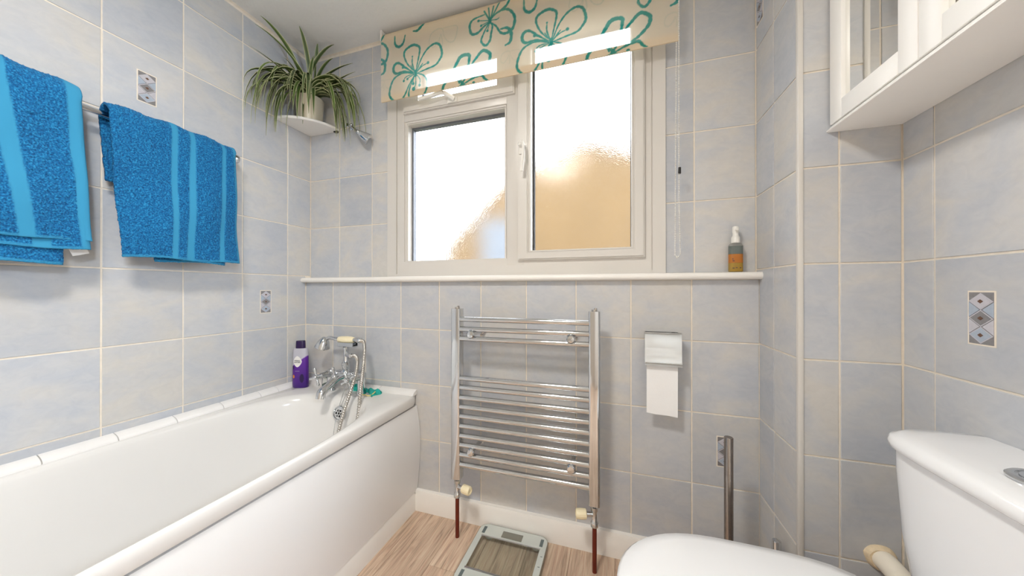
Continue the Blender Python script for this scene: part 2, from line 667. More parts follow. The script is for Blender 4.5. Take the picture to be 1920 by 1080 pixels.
def tile_mesh(w_, h_, kind='tile'):
    k = (round(w_, 4), round(h_, 4), kind)
    if k in mesh_cache:
        return mesh_cache[k]
    e = 0.0008
    x, z = w_ / 2 - GAP / 2, h_ / 2 - GAP / 2
    v = []
    for (a, b, y) in ((x, z, TH), (x, z, e), (x - e, z - e, 0)):
        v += [(-a, y, -b), (a, y, -b), (a, y, b), (-a, y, b)]
    f = [(8, 9, 10, 11)]
    for s in (0, 4):
        for i in range(4):
            j = (i + 1) % 4
            f.append((s + i, s + j, s + 4 + j, s + 4 + i))
    me = bpy.data.meshes.new(kind)
    me.from_pydata(v, [], f)
    me.materials.append(M['tile'])
    mesh_cache[k] = me
    return me


def put_tile(parent, u0, u1, z0, z1, place, rotz):
    """place(u, z) gives the world position of a point of the wall face"""
    if u1 - u0 < 0.008 or z1 - z0 < 0.008:
        return
    me = tile_mesh(u1 - u0, z1 - z0)
    o = bpy.data.objects.new('tile', me)
    COL.objects.link(o)
    p = Vector(place((u0 + u1) / 2, (z0 + z1) / 2))
    p += Vector((rnd.uniform(-.0003, .0003), rnd.uniform(-.0003, .0003), 0))
    o.parent = parent
    o.location = p - wloc(parent)
    o.rotation_euler = (0, 0, rotz)


ROWS = [0.0] + [0.067 + 0.248 * k for k in range(9)] + [ZC]


def tile_wall(parent, us, place, rotz, z0=0.0, z1=ZC, hole=None):
    us = sorted(us)
    zs = [z0] + [z for z in ROWS if z0 + 0.01 < z < z1 - 0.01] + [z1]
    for a, b in zip(us, us[1:]):
        for c, d in zip(zs, zs[1:]):
            if hole is None:
                put_tile(parent, a, b, c, d, place, rotz)
                continue
            h0, h1, g0, g1 = hole
            if b <= h0 or a >= h1 or d <= g0 or c >= g1:
                put_tile(parent, a, b, c, d, place, rotz)
                continue
            if a < h0:
                put_tile(parent, a, h0, c, d, place, rotz)
            if b > h1:
                put_tile(parent, h1, b, c, d, place, rotz)
            if d > g1:
                put_tile(parent, max(a, h0), min(b, h1), g1, d, place, rotz)


def decor(parent, place, nrm, u, z, w_=0.0435, h_=0.0985):
    """small inset strip of mirrored diamonds; nrm is the outward normal, u runs along the wall to the right as seen from the room"""
    n = Vector(nrm)
    r = Vector((0, 0, 1)).cross(n)      # rightwards as seen from the room
    c = Vector(place(u, z))

    def P(a, b, k):
        return c + r * a + Vector((0, 0, b)) + n * k

    def poly(pts, k, t=0.0008):
        return rings(B(), [[P(a, b, k) for a, b in pts], [P(a, b, k + t) for a, b in pts]])
    hw, hh = w_ / 2, h_ / 2
    base = obj('decor_tile', poly([(-hw - .003, -hh - .003), (hw + .003, -hh - .003), (hw + .003, hh + .003), (-hw - .003, hh + .003)], 0.0002, 0.0006), 'grout', parent, 0)
    obj('inlay', poly([(-hw, -hh), (hw, -hh), (hw, hh), (-hw, hh)], 0.0008, 0.0004), 'dec_silver', base, 0)
    q = h_ / 3 * 0.98
    dh = q / 2
    for s in (-1, 1):
        for i, m in ((0, 'dec_blue'), (1, 'dec_lilac')):
            zc = (0.5 - i) * q
            obj('triangle', poly([(s * hw, zc + dh * .9), (s * hw, zc - dh * .9), (s * hw * .12, zc)], 0.0012, 0.0005), m, base, 0)
    for i, m in ((1, 'dec_lilac'), (0, 'dec_silver'), (-1, 'dec_blue')):
        zc = i * q
        obj('diamond_edge', poly([(-hw, zc), (0, zc - dh), (hw, zc), (0, zc + dh)], 0.0014, 0.0005), 'dec_lilac', base, 0)
        obj('diamond', poly([(-hw * .86, zc), (0, zc - dh * .86), (hw * .86, zc), (0, zc + dh * .86)], 0.0019, 0.0004), m, base, 0)
        obj('centre_stone', poly([(-hw * .24, zc), (0, zc - dh * .24), (hw * .24, zc), (0, zc + dh * .24)], 0.0023, 0.0004), 'dec_brown', base, 0)


# ------------------------------------------------------------------ room shell
W0X, W1X, W0Z, W1Z = -0.98, 0.136, 1.06, 2.095      # window opening
G = 0.0022                                           # grout lies this far behind the tile face
bm = B()
box(bm, XL - .15, XD + .03, D + G, 1.41, -.05, LEDGE - .024)
wl = struct('wall_window_lower', bm, 'grout')
tile_wall(wl, [XL] + [-1.3402 + .2 * i for i in range(9)] + [XD], lambda u, z: (u, D, z), 0, 0.0, LEDGE - .023)
decor(wl, lambda u, z: (u, D, z), (0, -1, 0), 0.360, 0.438)

bm = B()
for a in ((XL - .15, W0X, LEDGE - .024, ZC + .1), (W1X, XD + .2, LEDGE - .024, ZC + .1), (W0X, W1X, LEDGE - .024, W0Z), (W0X, W1X, W1Z, ZC + .1)):
    box(bm, a[0], a[1], DU + G, 1.41, a[2], a[3])
wu = struct('wall_window_upper', bm, 'grout')
tile_wall(wu, [XL] + [-1.3262 + .2 * i for i in range(9)] + [XD], lambda u, z: (u, DU, z), 0, LEDGE, ZC, (-1.0, 0.15, 1.0, 2.11))

wle = struct('wall_left', bx(XL - .15, XL - G, YB - .1, 1.41, -.05, ZC + .1), 'grout')
tile_wall(wle, [YB] + [1.1716 - .2 * i for i in range(12) if 1.1716 - .2 * i > YB], lambda u, z: (XL, u, z), PI / 2)
tile_wall(wle, [1.1716, D], lambda u, z: (XL, u, z), PI / 2, 0, 1.059)
tile_wall(wle, [1.1716, DU], lambda u, z: (XL, u, z), PI / 2, 1.059, ZC)
decor(wle, lambda u, z: (XL, u, z), (1, 0, 0), 0.673, 1.677)
decor(wle, lambda u, z: (XL, u, z), (1, 0, 0), 1.0675, 0.935)

DY0, DY1, DZ = -.97, -.2, 2.0          # doorway added behind the camera on the right to let in hall light
bm = B()
for a in ((YB - .1, DY0, -.05, ZC + .1), (DY1, 1.41, -.05, ZC + .1), (DY0, DY1, DZ, ZC + .1)):
    box(bm, XR + G, XR + .15, a[0], a[1], a[2], a[3])
wr = struct('wall_right', bm, 'grout')
tile_wall(wr, [YB] + [.949 - .2 * i for i in range(11) if .949 - .2 * i > YB] + [YD], lambda u, z: (XR, u, z), -PI / 2, 0, ZC, (DY0, DY1, -1, DZ))
decor(wr, lambda u, z: (XR, u, z), (-1, 0, 0), 0.853, 0.9385)

wd = struct('wall_duct', bx(XD + G, XR + .05, YD + G, 1.40, -.05, ZC + .1), 'grout')
tile_wall(wd, [XD + .001, .5449, XR], lambda u, z: (u, YD, z), 0)
tile_wall(wd, [YD + .001, 1.1695, DU], lambda u, z: (XD, u, z), -PI / 2)
decor(wd, lambda u, z: (XD, u, z), (-1, 0, 0), 1.2635, 1.927)

wb = struct('wall_back', bx(XL - .15, XR + .15, YB - .12, YB, -.05, ZC + .1), 'wall_paint')
struct('ceiling', bx(XL - .15, XR + .15, YB - .12, 1.41, ZC, ZC + .12), 'ceiling')

# floor: plank by plank, running away from the camera
fl = struct('floor', bx(XL - .1, XR + .1, YB - .1, 1.40, -.08, -.004), 'hole')
plank_cache = {}


def plank(x0, x1, y0, y1):
    k = (round(x1 - x0, 3), round(y1 - y0, 3))
    if k not in plank_cache:
        bm = bx(-k[0] / 2 + .0004, k[0] / 2 - .0004, -k[1] / 2 + .0004, k[1] / 2 - .0004, -.008, 0, bev=.0007, seg=1)
        me = bpy.data.meshes.new('plank')
        bmesh.ops.recalc_face_normals(bm, faces=bm.faces)
        bm.to_mesh(me)
        bm.free()
        me.materials.append(M['oak'])
        plank_cache[k] = me
    o = bpy.data.objects.new('plank', plank_cache[k])
    COL.objects.link(o)
    o.parent = fl
    o.location = ((x0 + x1) / 2, (y0 + y1) / 2, 0)


xs = [XL] + [0.003 - .16 * k for k in range(9, -4, -1) if XL + .03 < 0.003 - .16 * k < XR - .03] + [XR]
for i, (a, b) in enumerate(zip(xs, xs[1:])):
    off = [0.35, 1.02, 0.62, 0.15, 0.84][i % 5]
    ys = [YB] + [y for y in (off - 1.2, off, off + 1.2) if YB + .05 < y < D - .05] + [D]
    for c, d in zip(ys, ys[1:]):
        plank(a, b, c, d)

# skirting
def skirt(name, poly_fn):
    return struct(name, poly_fn, 'paint')


prof = [(0, 0), (.018, 0), (.018, .078), (.013, .09), (0, .092)]
skirt('baseboard_window', prism(B(), [(D - a, b) for a, b in prof], -.85, XD, 'x'))
skirt('baseboard_bath', rings(B(), [[(-.864 + a * .8, y, b * .9) for a, b in prof] for y in (-.43, D - .018)]))
skirt('baseboard_back', prism(B(), [(YB + a, b) for a, b in prof], XL, -.52, 'x'))
# trims: white corner strip of the duct, caulk lines under the ceiling, inside corners
struct('trim_1', bx(XD - .004, XD + .0085, YD - .004, YD + .009, 0, ZC, bev=.0025), 'pvc')
bm = B()
q = .012
prism(bm, [(DU, ZC), (DU - q, ZC), (DU - q * .3, ZC - q * .3), (DU, ZC - q)], XL, XD, 'x')
struct('trim_2', bm, 'grout')
rg = [[(XL, y, ZC), (XL + q, y, ZC), (XL + q * .3, y, ZC - q * .3), (XL, y, ZC - q)] for y in (YB, DU)]
struct('trim_3', rings(B(), rg), 'grout')

# ledge board under the window
pr = [(DU + .02, LEDGE - .024), (1.247, LEDGE - .024), (1.241, LEDGE - .019), (1.239, LEDGE - .012), (1.241, LEDGE - .005), (1.247, LEDGE), (DU + .02, LEDGE)]
struct('trim_4', prism(B(), pr, XL, XD - .0005, 'x'), 'paint', 'long white round-nosed ledge board under the window', 'ledge')

# ------------------------------------------------------------------ window
win = struct('window_1', frame_bm(B(), -1.031, .18, LEDGE + .001, 2.14, (.051, .044, .012, .05), DU - .007, DU + .003), 'pvc',
             'white plastic framed window with three frosted panes', 'window')
YF = 1.291
bm = frame_bm(B(), W0X, W1X, LEDGE + .002, W1Z, (.047, .034, .072, .03), YF, 1.38, bev=.004)
obj('window_frame', bm, 'pvc', win)
obj('mullion', bx(-.432, -.352, YF - .0005, 1.37, 1.09, 2.07, bev=.004), 'pvc', win)
obj('transom', bx(-.94, -.43, YF + .0005, 1.365, 1.775, 1.835, bev=.004), 'pvc', win)
# lower fixed light: bead, spacer bar, pane
obj('glazing_bead', frame_bm(B(), -.936, -.43, 1.092, 1.778, (.014, .012, .014, .016), YF + .003, 1.36, bev=.004), 'pvc', win)
obj('spacer_bar', frame_bm(B(), -.923, -.44, 1.1045, 1.766, (.009, .003, .004, .013), 1.33, 1.352), 'spacer', win)
obj('pane', bx(-.934, -.432, 1.354, 1.358, 1.094, 1.776), 'frosted', win)
# opening casement, right
sash = obj('casement_sash', frame_bm(B(), -.379, .108, 1.112, 2.068, (.045, .038, .032, .04), YF - .018, 1.36, bev=.005), 'pvc', win)
obj('glazing_bead', frame_bm(B(), -.336, .072, 1.142, 2.03, (.011, .009, .009, .011), YF - .012, 1.345, bev=.003), 'pvc', sash)
obj('spacer_bar', frame_bm(B(), -.326, .064, 1.149, 2.021, (.008, .003, .003, .008), 1.322, 1.336), 'gasket', sash)
obj('pane', bx(-.334, .071, 1.338, 1.342, 1.143, 2.028), 'frosted', sash)
# top vent, left
vent = obj('vent_sash', frame_bm(B(), -.936, -.394, 1.808, 2.075, (.078, .078, .048, .048), YF - .016, 1.36, bev=.005), 'pvc', win)
obj('spacer_bar', frame_bm(B(), -.862, -.470, 1.853, 2.03, (.008, .003, .003, .008), 1.322, 1.336), 'spacer', vent)
obj('pane', bx(-.87, -.463, 1.338, 1.342, 1.846, 2.036), 'frosted', vent)
# casement handle
bm = B()
yb = YF - .018
box(bm, -.372, -.352, yb - .006, yb + .001, 1.545, 1.60, bev=.003)
ball(bm, (-.362, yb - .012, 1.583), .011, 8)
hd = obj('handle', bm, 'white_plastic', sash)
pts = catmull([(-.362, yb - .012, 1.585), (-.353, yb - .026, 1.588), (-.345, yb - .036, 1.57), (-.345, yb - .036, 1.53), (-.350, yb - .033, 1.49), (-.352, yb - .032, 1.465)], 6)
obj('lever', tube(B(), pts, lambda t: .0045 + .0022 * t, 10), 'white_plastic', hd)
# vent stay
bm = B()
yv = YF - .016
box(bm, -.70, -.655, yv - .006, yv + .001, 1.812, 1.834, bev=.002)
st = obj('stay_peg', bm, 'white_plastic', vent)
pts = catmull([(-.665, yv - .008, 1.822), (-.69, yv - .02, 1.838), (-.715, yv - .028, 1.85), (-.77, yv - .03, 1.842), (-.83, yv - .03, 1.838)], 5)
obj('stay_arm', tube(B(), pts, lambda t: .011 - .004 * t, 8), 'white_plastic', vent)
bm = B()
cyl(bm, (-.705, yv - .045, 1.848), (-.705, yv - .036, 1.848), .004)
obj('screw', bm, 'steel', vent)

# ------------------------------------------------------------------ outside the window
struct('ground', bx(-25, 25, 2.0, 60, -2.7, -2.6), 'ground')
HY = 9.0
hs = thing('neighbouring_house', 'tan brick gable house seen blurred through the frosted window', 'house', (-1.5, HY + 2, -2.6))
gab = [(-5.3, -2.6), (1.9, -2.6), (1.9, 4.05), (-.78, 5.1), (-3.05, 4.3), (-5.3, 2.2)]
obj('gable_wall', prism(B(), gab, HY, HY + 5), 'tan_brick', hs)
for a, b in (((-.78, 5.1), (1.9, 4.05)), ((-.78, 5.1), (-3.05, 4.3)), ((-3.05, 4.3), (-5.3, 2.2))):
    obj('roof_slope', prism(B(), [a, b, (b[0], b[1] + .14), (a[0], a[1] + .14)], HY - .12, HY + 5), 'roof', hs)
wf = obj('house_window', frame_bm(B(), -3.80, -2.60, 1.35, 3.05, .08, HY - .05, HY), 'house_frame', hs)
obj('pane', bx(-3.73, -2.67, HY - .03, HY - .02, 1.42, 2.98), 'pale_blind', wf)

# ------------------------------------------------------------------ ceiling lamp (above the frame, over the middle of the room)
lp = thing('ceiling_light', 'round white flush ceiling lamp over the middle of the bathroom', 'lamp', (LX, LY, ZC))
bm = B()
lathe(bm, [(.17, 0), (.17, -.02), (.165, -.03), (.15, -.03)], (LX, LY, ZC - .0005), (0, 0, 1), 48)
obj('lamp_rim', bm, 'white_plastic', lp)
bm = B()
lathe(bm, [(.149, -.026), (.146, -.04), (.12, -.047), (.0001, -.05)], (LX, LY, ZC), (0, 0, 1), 48)
obj('diffuser', bm, 'diffuser', lp)
ld = bpy.data.lights.new('ceiling_lamp_light', 'AREA')
ld.shape = 'DISK'
ld.size = .28
ld.energy = CEIL_LIGHT
ld.color = (1, .955, .885)
lo = bpy.data.objects.new('ceiling_lamp_light', ld)
COL.objects.link(lo)
lo.parent = lp
lo.location = (0, 0, -.055)

# unseen doorway added on the right behind the camera to let light in: door leaf standing open against the back wall, added hall with its lamp beyond
dr = struct('door_1', bx(-.11, .645, YB + .02, YB + .055, .008, 1.975, bev=.003), 'paint')
for (a, b) in ((.15, .85), (1.0, 1.85)):
    for c in (-.03, .31):
        obj('door_panel', bx(c, c + .25, YB + .055, YB + .061, a, b, bev=.004), 'paint', dr)
bm = B()
cyl(bm, (-.05, YB + .055, 1.0), (-.05, YB + .10, 1.0), .009)
cyl(bm, (-.05, YB + .10, 1.0), (.07, YB + .10, 1.0), .009)
obj('door_handle', bm, 'chrome', dr)
bm = B()
for a in ((DY0 - .06, DY0, 0, DZ + .06), (DY1, DY1 + .06, 0, DZ + .06), (DY0, DY1, DZ, DZ + .06)):
    box(bm, XR - .016, XR + .002, a[0], a[1], a[2], a[3])
for a in ((DY0 - .001, DY0 + .012, 0, DZ), (DY1 - .012, DY1 + .001, 0, DZ), (DY0, DY1, DZ - .012, DZ + .001)):
    box(bm, XR, XR + .15, a[0], a[1], a[2], a[3])
struct('trim_5', bm, 'paint')
H0, H1 = XR + .15, 2.2  # unseen hall shell, added to hold the fill lamp
struct('floor_hall', bx(XR + .1, H1, -1.9, .7, -.08, -.002), 'hall_carpet')
struct('ceiling_hall', bx(H0, H1, -1.9, .7, ZC + .1, ZC + .2), 'paint')
struct('wall_hall_far', bx(H1, H1 + .1, -2, .8, -.05, ZC + .2), 'wall_paint')
struct('wall_hall_back', bx(H0 - .2, H1 + .1, -2.0, -1.9, -.05, ZC + .2), 'wall_paint')
struct('wall_hall_front', bx(H0 - .05, H1 + .1, .7, .8, -.05, ZC + .2), 'wall_paint')
struct('wall_hall_near', bx(H0 - .05, H0 + .002, -1.95, YB - .05, -.05, ZC + .2), 'wall_paint')
hl = thing('hall_fill_lamp', 'added white globe lamp in the unseen hall, lighting the left wall and bath', 'lamp', (1.55, -.86, ZC + .1))  # added out of view to brighten the left wall and bath panel
bm = B()
lathe(bm, [(.045, 0), (.045, -.02), (.01, -.03), (.003, -.035), (.003, -.30), (.03, -.31), (.03, -.35)], (1.55, -.86, ZC + .1), (0, 0, 1), 24)
obj('flex', bm, 'white_plastic', hl)
obj('globe', ball(B(), (1.55, -.86, ZC - .36), .12, 12), 'globe', hl, 80)

# ------------------------------------------------------------------ bath
RZ = .514
bath = thing('bathtub', 'long white acrylic bathtub along the left wall', 'bathtub', (-1.18, .42, 0))
n = 160


def se(cx, cy, a, b, ex, z, tw=0.0):
    pts = []
    for i in range(n):
        t = 2 * PI * (i + .5) / n
        c, s = math.cos(t), math.sin(t)
        k = (abs(c) ** ex + abs(s) ** ex) ** (-1 / ex)
        pts.append((cx + a * c * k, cy + b * s * k, z))
    return pts


bcx, bcy = (-1.516 - .848) / 2, (-.43 + 1.2665) / 2
ba, bb = (1.516 - .848) / 2, (1.2665 + .43) / 2
rs = [se(bcx, bcy, ba - .03, bb - .003, 60, RZ - .030),
      se(bcx, bcy, ba - .012, bb - .003, 60, RZ - .0405),
      se(bcx, bcy, ba - .001, bb, 60, RZ - .0405),
      se(bcx, bcy, ba, bb, 60, RZ - .038),
      se(bcx, bcy, ba, bb, 60, RZ - .02),
      se(bcx, bcy, ba - .001, bb, 60, RZ - .006),
      se(bcx, bcy, ba - .006, bb - .001, 50, RZ + .001)]
icx, icy, ia, ib = -1.168, .358, .302, .792
for s, z, e, dy in ((1.02, RZ + .001, 3.6, 0), (1.0, RZ - .002, 3.4, 0), (.985, RZ - .012, 3.3, 0), (.972, RZ - .035, 3.3, 0), (.95, RZ - .10, 3.3, 0), (.90, RZ - .22, 3.2, 0),
                    (.86, RZ - .31, 3.2, 0), (.81, RZ - .355, 3.0, 0), (.70, RZ - .378, 2.8, 0), (.4, RZ - .385, 2.5, 0), (.02, RZ - .387, 2, 0)):
    rs.append(se(icx, icy + dy, ia * s, ib * (s if s > .95 else s * 1.005), e, z))
bm = rings(B(), rs, True, False, True)
o = obj('tub', bm, 'cream_acrylic', bath, 60)
# bow-fronted side panel
bm = B()
prof = []
for i in range(11):
    t = i / 10
    z = .082 + t * (.4655 - .082)
    prof.append((-.8535 + .0195 * math.sin(PI * (1 - t) ** .8 * .95) , z))
secs = []
for y in (-.425, D - .003):
    secs.append([(x, y, z) for x, z in prof] + [(-.875, y, .4655), (-.875, y, .082)])
obj('side_panel', rings(bm, secs), 'white_gloss', bath)
obj('end_panel', bx(-1.5, -.86, -.426, -.412, .0, .473), 'white_gloss', bath)
# overflow on the far inner wall, plug chain
oc = Vector((-1.136, 1.1095, .454))
od = Vector((.08, -1, .22)).normalized()
bm = B()
lathe(bm, [(.031, -.004), (.031, .002), (.029, .005), (.024, .006), (.0225, .003), (.0001, .003)], oc, od, 32)
of = obj('overflow', bm, 'chrome', bath)
qd = Vector((0, 0, 1)).rotation_difference(od)
for k in range(7):
    a = 2 * PI * k / 6
    rr = .0125 if k < 6 else 0
    c = oc + qd @ Vector((rr * math.cos(a), rr * math.sin(a), .0025))
    obj('drain_hole', lathe(B(), [(.0045, 0), (.0045, .0012), (.0001, .0012)], c, od, 12), 'hole', of)
bm = B()
tube(bm, [oc + od * .006 + Vector((0, 0, .01)), (-1.152, 1.13, .49), (-1.165, 1.175, .56)], .0011, 6)
tube(bm, [(-1.145, 1.18, .56), (-1.135, 1.09, .44), (-1.14, 1.05, .20), (-1.17, .95, .142)], .0011, 6)
lathe(bm, [(.024, 0), (.026, .006), (.02, .012), (.004, .014), (.004, .022)], (-1.18, .95, .138), (0, 0, 1), 20)
obj('plug_chain', bm, 'chrome', bath)

# glazed quadrant edging between bath and wall
qt = struct('trim_6', rings(B(), [[(XL + .001, y, RZ + .003), (XL + .024, y, RZ + .003), (XL + .010, y, RZ + .010), (XL + .001, y, RZ + .016)] for y in (-.42, D - .002)]), 'grout')
ys = [-.42, -.262, -.119, .025, .168, .311, .454, .597, .741, .885, 1.028, 1.106, 1.228]
sec = [(.0, .0), (.030, .0), (.0295, .004), (.027, .0085), (.0215, .0135), (.0145, .0170), (.008, .0195), (0, .0215)]
for a, b in zip(ys, ys[1:]):
    obj('edging_tile', rings(B(), [[(XL + .0005 + u, y, RZ + .001 + v) for u, v in sec] for y in (a + .0012, b - .0012)]), 'trim_tile', qt)
xs_ = [-1.476, -1.33, -1.187, -1.044, -.852]
for a, b in zip(xs_, xs_[1:]):
    obj('edging_tile', rings(B(), [[(x, D - .0005 - u, RZ + .001 + v) for u, v in sec] for x in (a + .0012, b - .0012)]), 'trim_tile', qt)

# ------------------------------------------------------------------ bath mixer tap with telephone handset
tx, ty = -1.187, 1.198
tap = thing('bath_mixer_tap', 'chrome bath mixer tap with cross handles and shower handset', 'tap', (tx, ty, RZ))
for s in (-1, 1):
    px = tx + s * .088
    bm = B()
    lathe(bm, [(.021, 0), (.021, .004), (.019, .008), (.0165, .02), (.0165, .055), (.018, .062), (.020, .075), (.0195, .092), (.014, .099), (.0001, .1)], (px, ty, RZ + .001), (0, 0, 1), 24)
    obj('pillar', bm, 'chrome', tap)
    # valve neck and cross handle pointing into the room
    bm = B()
    d = Vector((-.02, -1, .02)).normalized()
    c = Vector((px, ty - .014, RZ + .082))
    lathe(bm, [(.017, 0), (.017, .012), (.0125, .018), (.0125, .04), (.010, .045), (.010, .058), (.0001, .058)], c, d, 20)
    vn = obj('valve', bm, 'chrome', tap)
    hc = c + d * .064
    bm = B()
    lathe(bm, [(.0095, -.008), (.012, -.002), (.012, .008), (.008, .013), (.0001, .013)], hc, d, 20)
    rot = .32 if s < 0 else .55
    e1 = Vector((1, 0, 0)) - d * d.x
    e1.normalize()
    e2 = d.cross(e1)
    for k in range(4):
        a = rot + k * PI / 2
        v = e1 * math.cos(a) + e2 * math.sin(a)
        lathe(bm, [(.0045, 0), (.0042, .012), (.0058, .023), (.0068, .028), (.005, .0325), (.0001, .034)], hc + v * .008, v, 12)
    obj('cross_handle', bm, 'chrome', vn)
bm = B()
zb = RZ + .082
cyl(bm, (tx - .088, ty, zb), (tx + .088, ty, zb), .0165, 24)
for s in (-1, 1):
    lathe(bm, [(.0165, 0), (.0195, .003), (.0195, .012), (.0165, .015)], (tx + s * .045 - .0075, ty, zb), (1, 0, 0), 24)
lathe(bm, [(.021, -.022), (.025, -.012), (.025, .012), (.021, .02), (.015, .026), (.015, .034)], (tx, ty, zb), (0, 0, 1), 24)
body = obj('tap_body', bm, 'chrome', tap)
# spout: broad flat-ended, sloping forwards and down
bm = B()
pts = catmull([(tx, ty - .01, zb - .002), (tx - .004, ty - .05, zb - .006), (tx - .006, ty - .09, zb - .028), (tx - .008, ty - .122, zb - .046), (tx - .008, ty - .131, zb - .072)], 6)
tube(bm, pts, lambda t: .015 + .004 * min(1, t * 1.2), 20)
obj('spout', bm, 'chrome', tap)
# centre diverter lever
bm = B()
cyl(bm, (tx, ty - .02, zb + .004), (tx - .002, ty - .058, zb + .006), .009, 16)
ball(bm, (tx - .002, ty - .062, zb + .004), .012, 8)
v0 = Vector((tx - .002, ty - .062, zb + .006))
lathe(bm, [(.0055, 0), (.005, .018), (.0062, .03), (.0075, .037), (.005, .043), (.0001, .045)], v0, Vector((-.18, -.1, 1)), 12)
obj('diverter_lever', bm, 'chrome', tap)
# riser with hose outlet and cradle
bm = B()
rz0 = zb + .03
lathe(bm, [(.017, 0), (.017, .008), (.0185, .012), (.0185, .026), (.013, .03), (.011, .034), (.011, .086), (.013, .09), (.013, .098)], (tx, ty, rz0), (0, 0, 1), 20)
cyl(bm, (tx, ty, rz0 + .062), (tx + .034, ty - .01, rz0 + .062), .0095, 16)
lathe(bm, [(.0115, 0), (.0115, .014), (.008, .018)], (tx + .03, ty - .009, rz0 + .062), Vector((1, -.3, 0)), 16)
obj('riser', bm, 'chrome', tap)
bm = B()
zc_ = rz0 + .098
secs = []
for x in (-.036, .052):
    w2 = .017
    secs.append([(tx + x, ty - w2, zc_ + .022), (tx + x, ty - w2, zc_ + .004), (tx + x, ty - w2 * .5, zc_), (tx + x, ty + w2 * .5, zc_), (tx + x, ty + w2, zc_ + .004), (tx + x, ty + w2, zc_ + .022), (tx + x, ty + w2 - .003, zc_ + .022), (tx + x, ty + w2 - .003, zc_ + .006), (tx + x, ty - w2 + .003, zc_ + .006), (tx + x, ty - w2 + .003, zc_ + .022)])
rings(bm, secs)
obj('cradle', bm, 'chrome', tap)
# handset
hz = zc_ + .033
hs_ = obj('handset', tube(B(), catmull([(tx - .125, ty - .012, hz - .018), (tx - .115, ty - .01, hz - .006), (tx - .095, ty - .006, hz + .006), (tx - .06, ty - .003, hz + .003), (tx - .04, ty, hz), (tx + .05, ty, hz + .001), (tx + .072, ty, hz)], 6), lambda t: .0085 + .003 * max(0, 1 - t * 5), 14), 'chrome', tap)
bm = B()
lathe(bm, [(.010, .014), (.016, .008), (.024, -.006), (.031, -.028), (.0325, -.036), (.030, -.039), (.0001, -.0385)], (tx - .118, ty - .012, hz - .006), Vector((.28, .04, 1)), 28)
obj('shower_rose', bm, 'chrome', hs_)
bm = B()
lathe(bm, [(.0095, 0), (.013, .004), (.0155, .02), (.0165, .045), (.0155, .07), (.013, .086), (.0095, .09)], (tx - .045, ty, hz), (1, 0, 0.01), 24)
obj('ceramic_grip', bm, 'ivory', hs_)
bm = B()
lathe(bm, [(.010, 0), (.0125, .004), (.0125, .014), (.010, .016), (.010, .019), (.012, .021), (.012, .03), (.008, .034)], (tx + .056, ty, hz + .001), (1, -.05, 0), 20)
obj('hose_nut', bm, 'chrome', hs_)
# hose, ribbed
P = catmull([(tx + .088, ty - .002, hz), (tx + .115, ty - .015, hz - .006), (tx + .140, ty - .04, hz - .05), (tx + .150, ty - .06, hz - .12), (tx + .152, ty - .075, hz - .20),
             (tx + .158, ty - .095, hz - .30), (tx + .158, ty - .125, hz - .38), (tx + .13, ty - .15, hz - .42), (tx + .10, ty - .145, hz - .385), (tx + .100, ty - .12, hz - .30),
             (tx + .110, ty - .09, hz - .21), (tx + .114, ty - .06, hz - .13), (tx + .098, ty - .035, hz - .082), (tx + .070, ty - .018, hz - .067), (tx + .046, ty - .012, hz - .069)], 40)
nn = len(P) - 1
obj('hose', tube(B(), P, lambda t: .0072 + .0011 * math.sin(t * nn * 2 * PI / 4.0), 10), 'steel', tap, 80)

# ------------------------------------------------------------------ things on the bath deck
# purple bath bottle
bxp, byp = -1.455, 1.19
bo = thing('bath_bottle', 'purple bottle of bath soak with dark cap in the bath corner', 'bottle', (bxp, byp, RZ + .0016))
bo.rotation_euler = (0, 0, .35)


def blocal(name, geo, mat, parent, off=(0, 0, 0)):
    """a part given in the coordinates of its parent"""
    me = bpy.data.meshes.new(name)
    bmesh.ops.recalc_face_normals(geo, faces=geo.faces)
    geo.to_mesh(me)
    geo.free()
    me.materials.append(M[mat])
    finish(me, 45)
    o = bpy.data.objects.new(name, me)
    COL.objects.link(o)
    o.parent = parent
    o.location = off
    return o


def oval(a, b, z, ex=2.4, n=36):
    r = []
    for i in range(n):
        t = 2 * PI * i / n
        c, s = math.cos(t), math.sin(t)
        k = (abs(c) ** ex + abs(s) ** ex) ** (-1 / ex)
        r.append((a * c * k, b * s * k, z))
    return r


body_ = blocal('bottle_body', rings(B(), [oval(.033, .018, 0), oval(.0355, .0205, .003), oval(.0365, .0215, .02), oval(.0355, .0205, .10), oval(.034, .019, .178), oval(.032, .0175, .187), oval(.026, .015, .190)]), 'bottle', bo)
blocal('bottle_cap', rings(B(), [oval(.0215, .0145, .188), oval(.0215, .0145, .192), oval(.0205, .014, .222), oval(.019, .013, .226)]), 'dark_purple', bo)
# diamond label wraps the front; lettering stands on it


def on_bottle(u, z, lift):
    # u: distance to the right of the front centre line
    a = u / .0265
    k = .0355 + (z - .1) * -.00002
    x = .036 * math.sin(a * .73)
    y = -.0210 * (max(0.0, 1 - abs(x / .0362) ** 2.4)) ** (1 / 2.4)
    return (x, y - lift, z)


def patch(pts2d, lift, nu=1):
    bm = B()
    bm.faces.new([bm.verts.new(on_bottle(u, z, lift)) for u, z in pts2d])
    bmesh.ops.triangulate(bm, faces=bm.faces)
    r = bmesh.ops.extrude_face_region(bm, geom=list(bm.faces))
    for v in r['geom']:
        if isinstance(v, bmesh.types.BMVert):
            v.co.y += .0005
    return bm


def rdiamond(cu, cz, w_, h_, ex=1.45, n=32):
    out = []
    for i in range(n):
        t = 2 * PI * i / n
        c, s = math.cos(t), math.sin(t)
        k = (abs(c) ** ex + abs(s) ** ex) ** (-1 / ex)
        out.append((cu + w_ * c * k, cz + h_ * s * k))
    return out


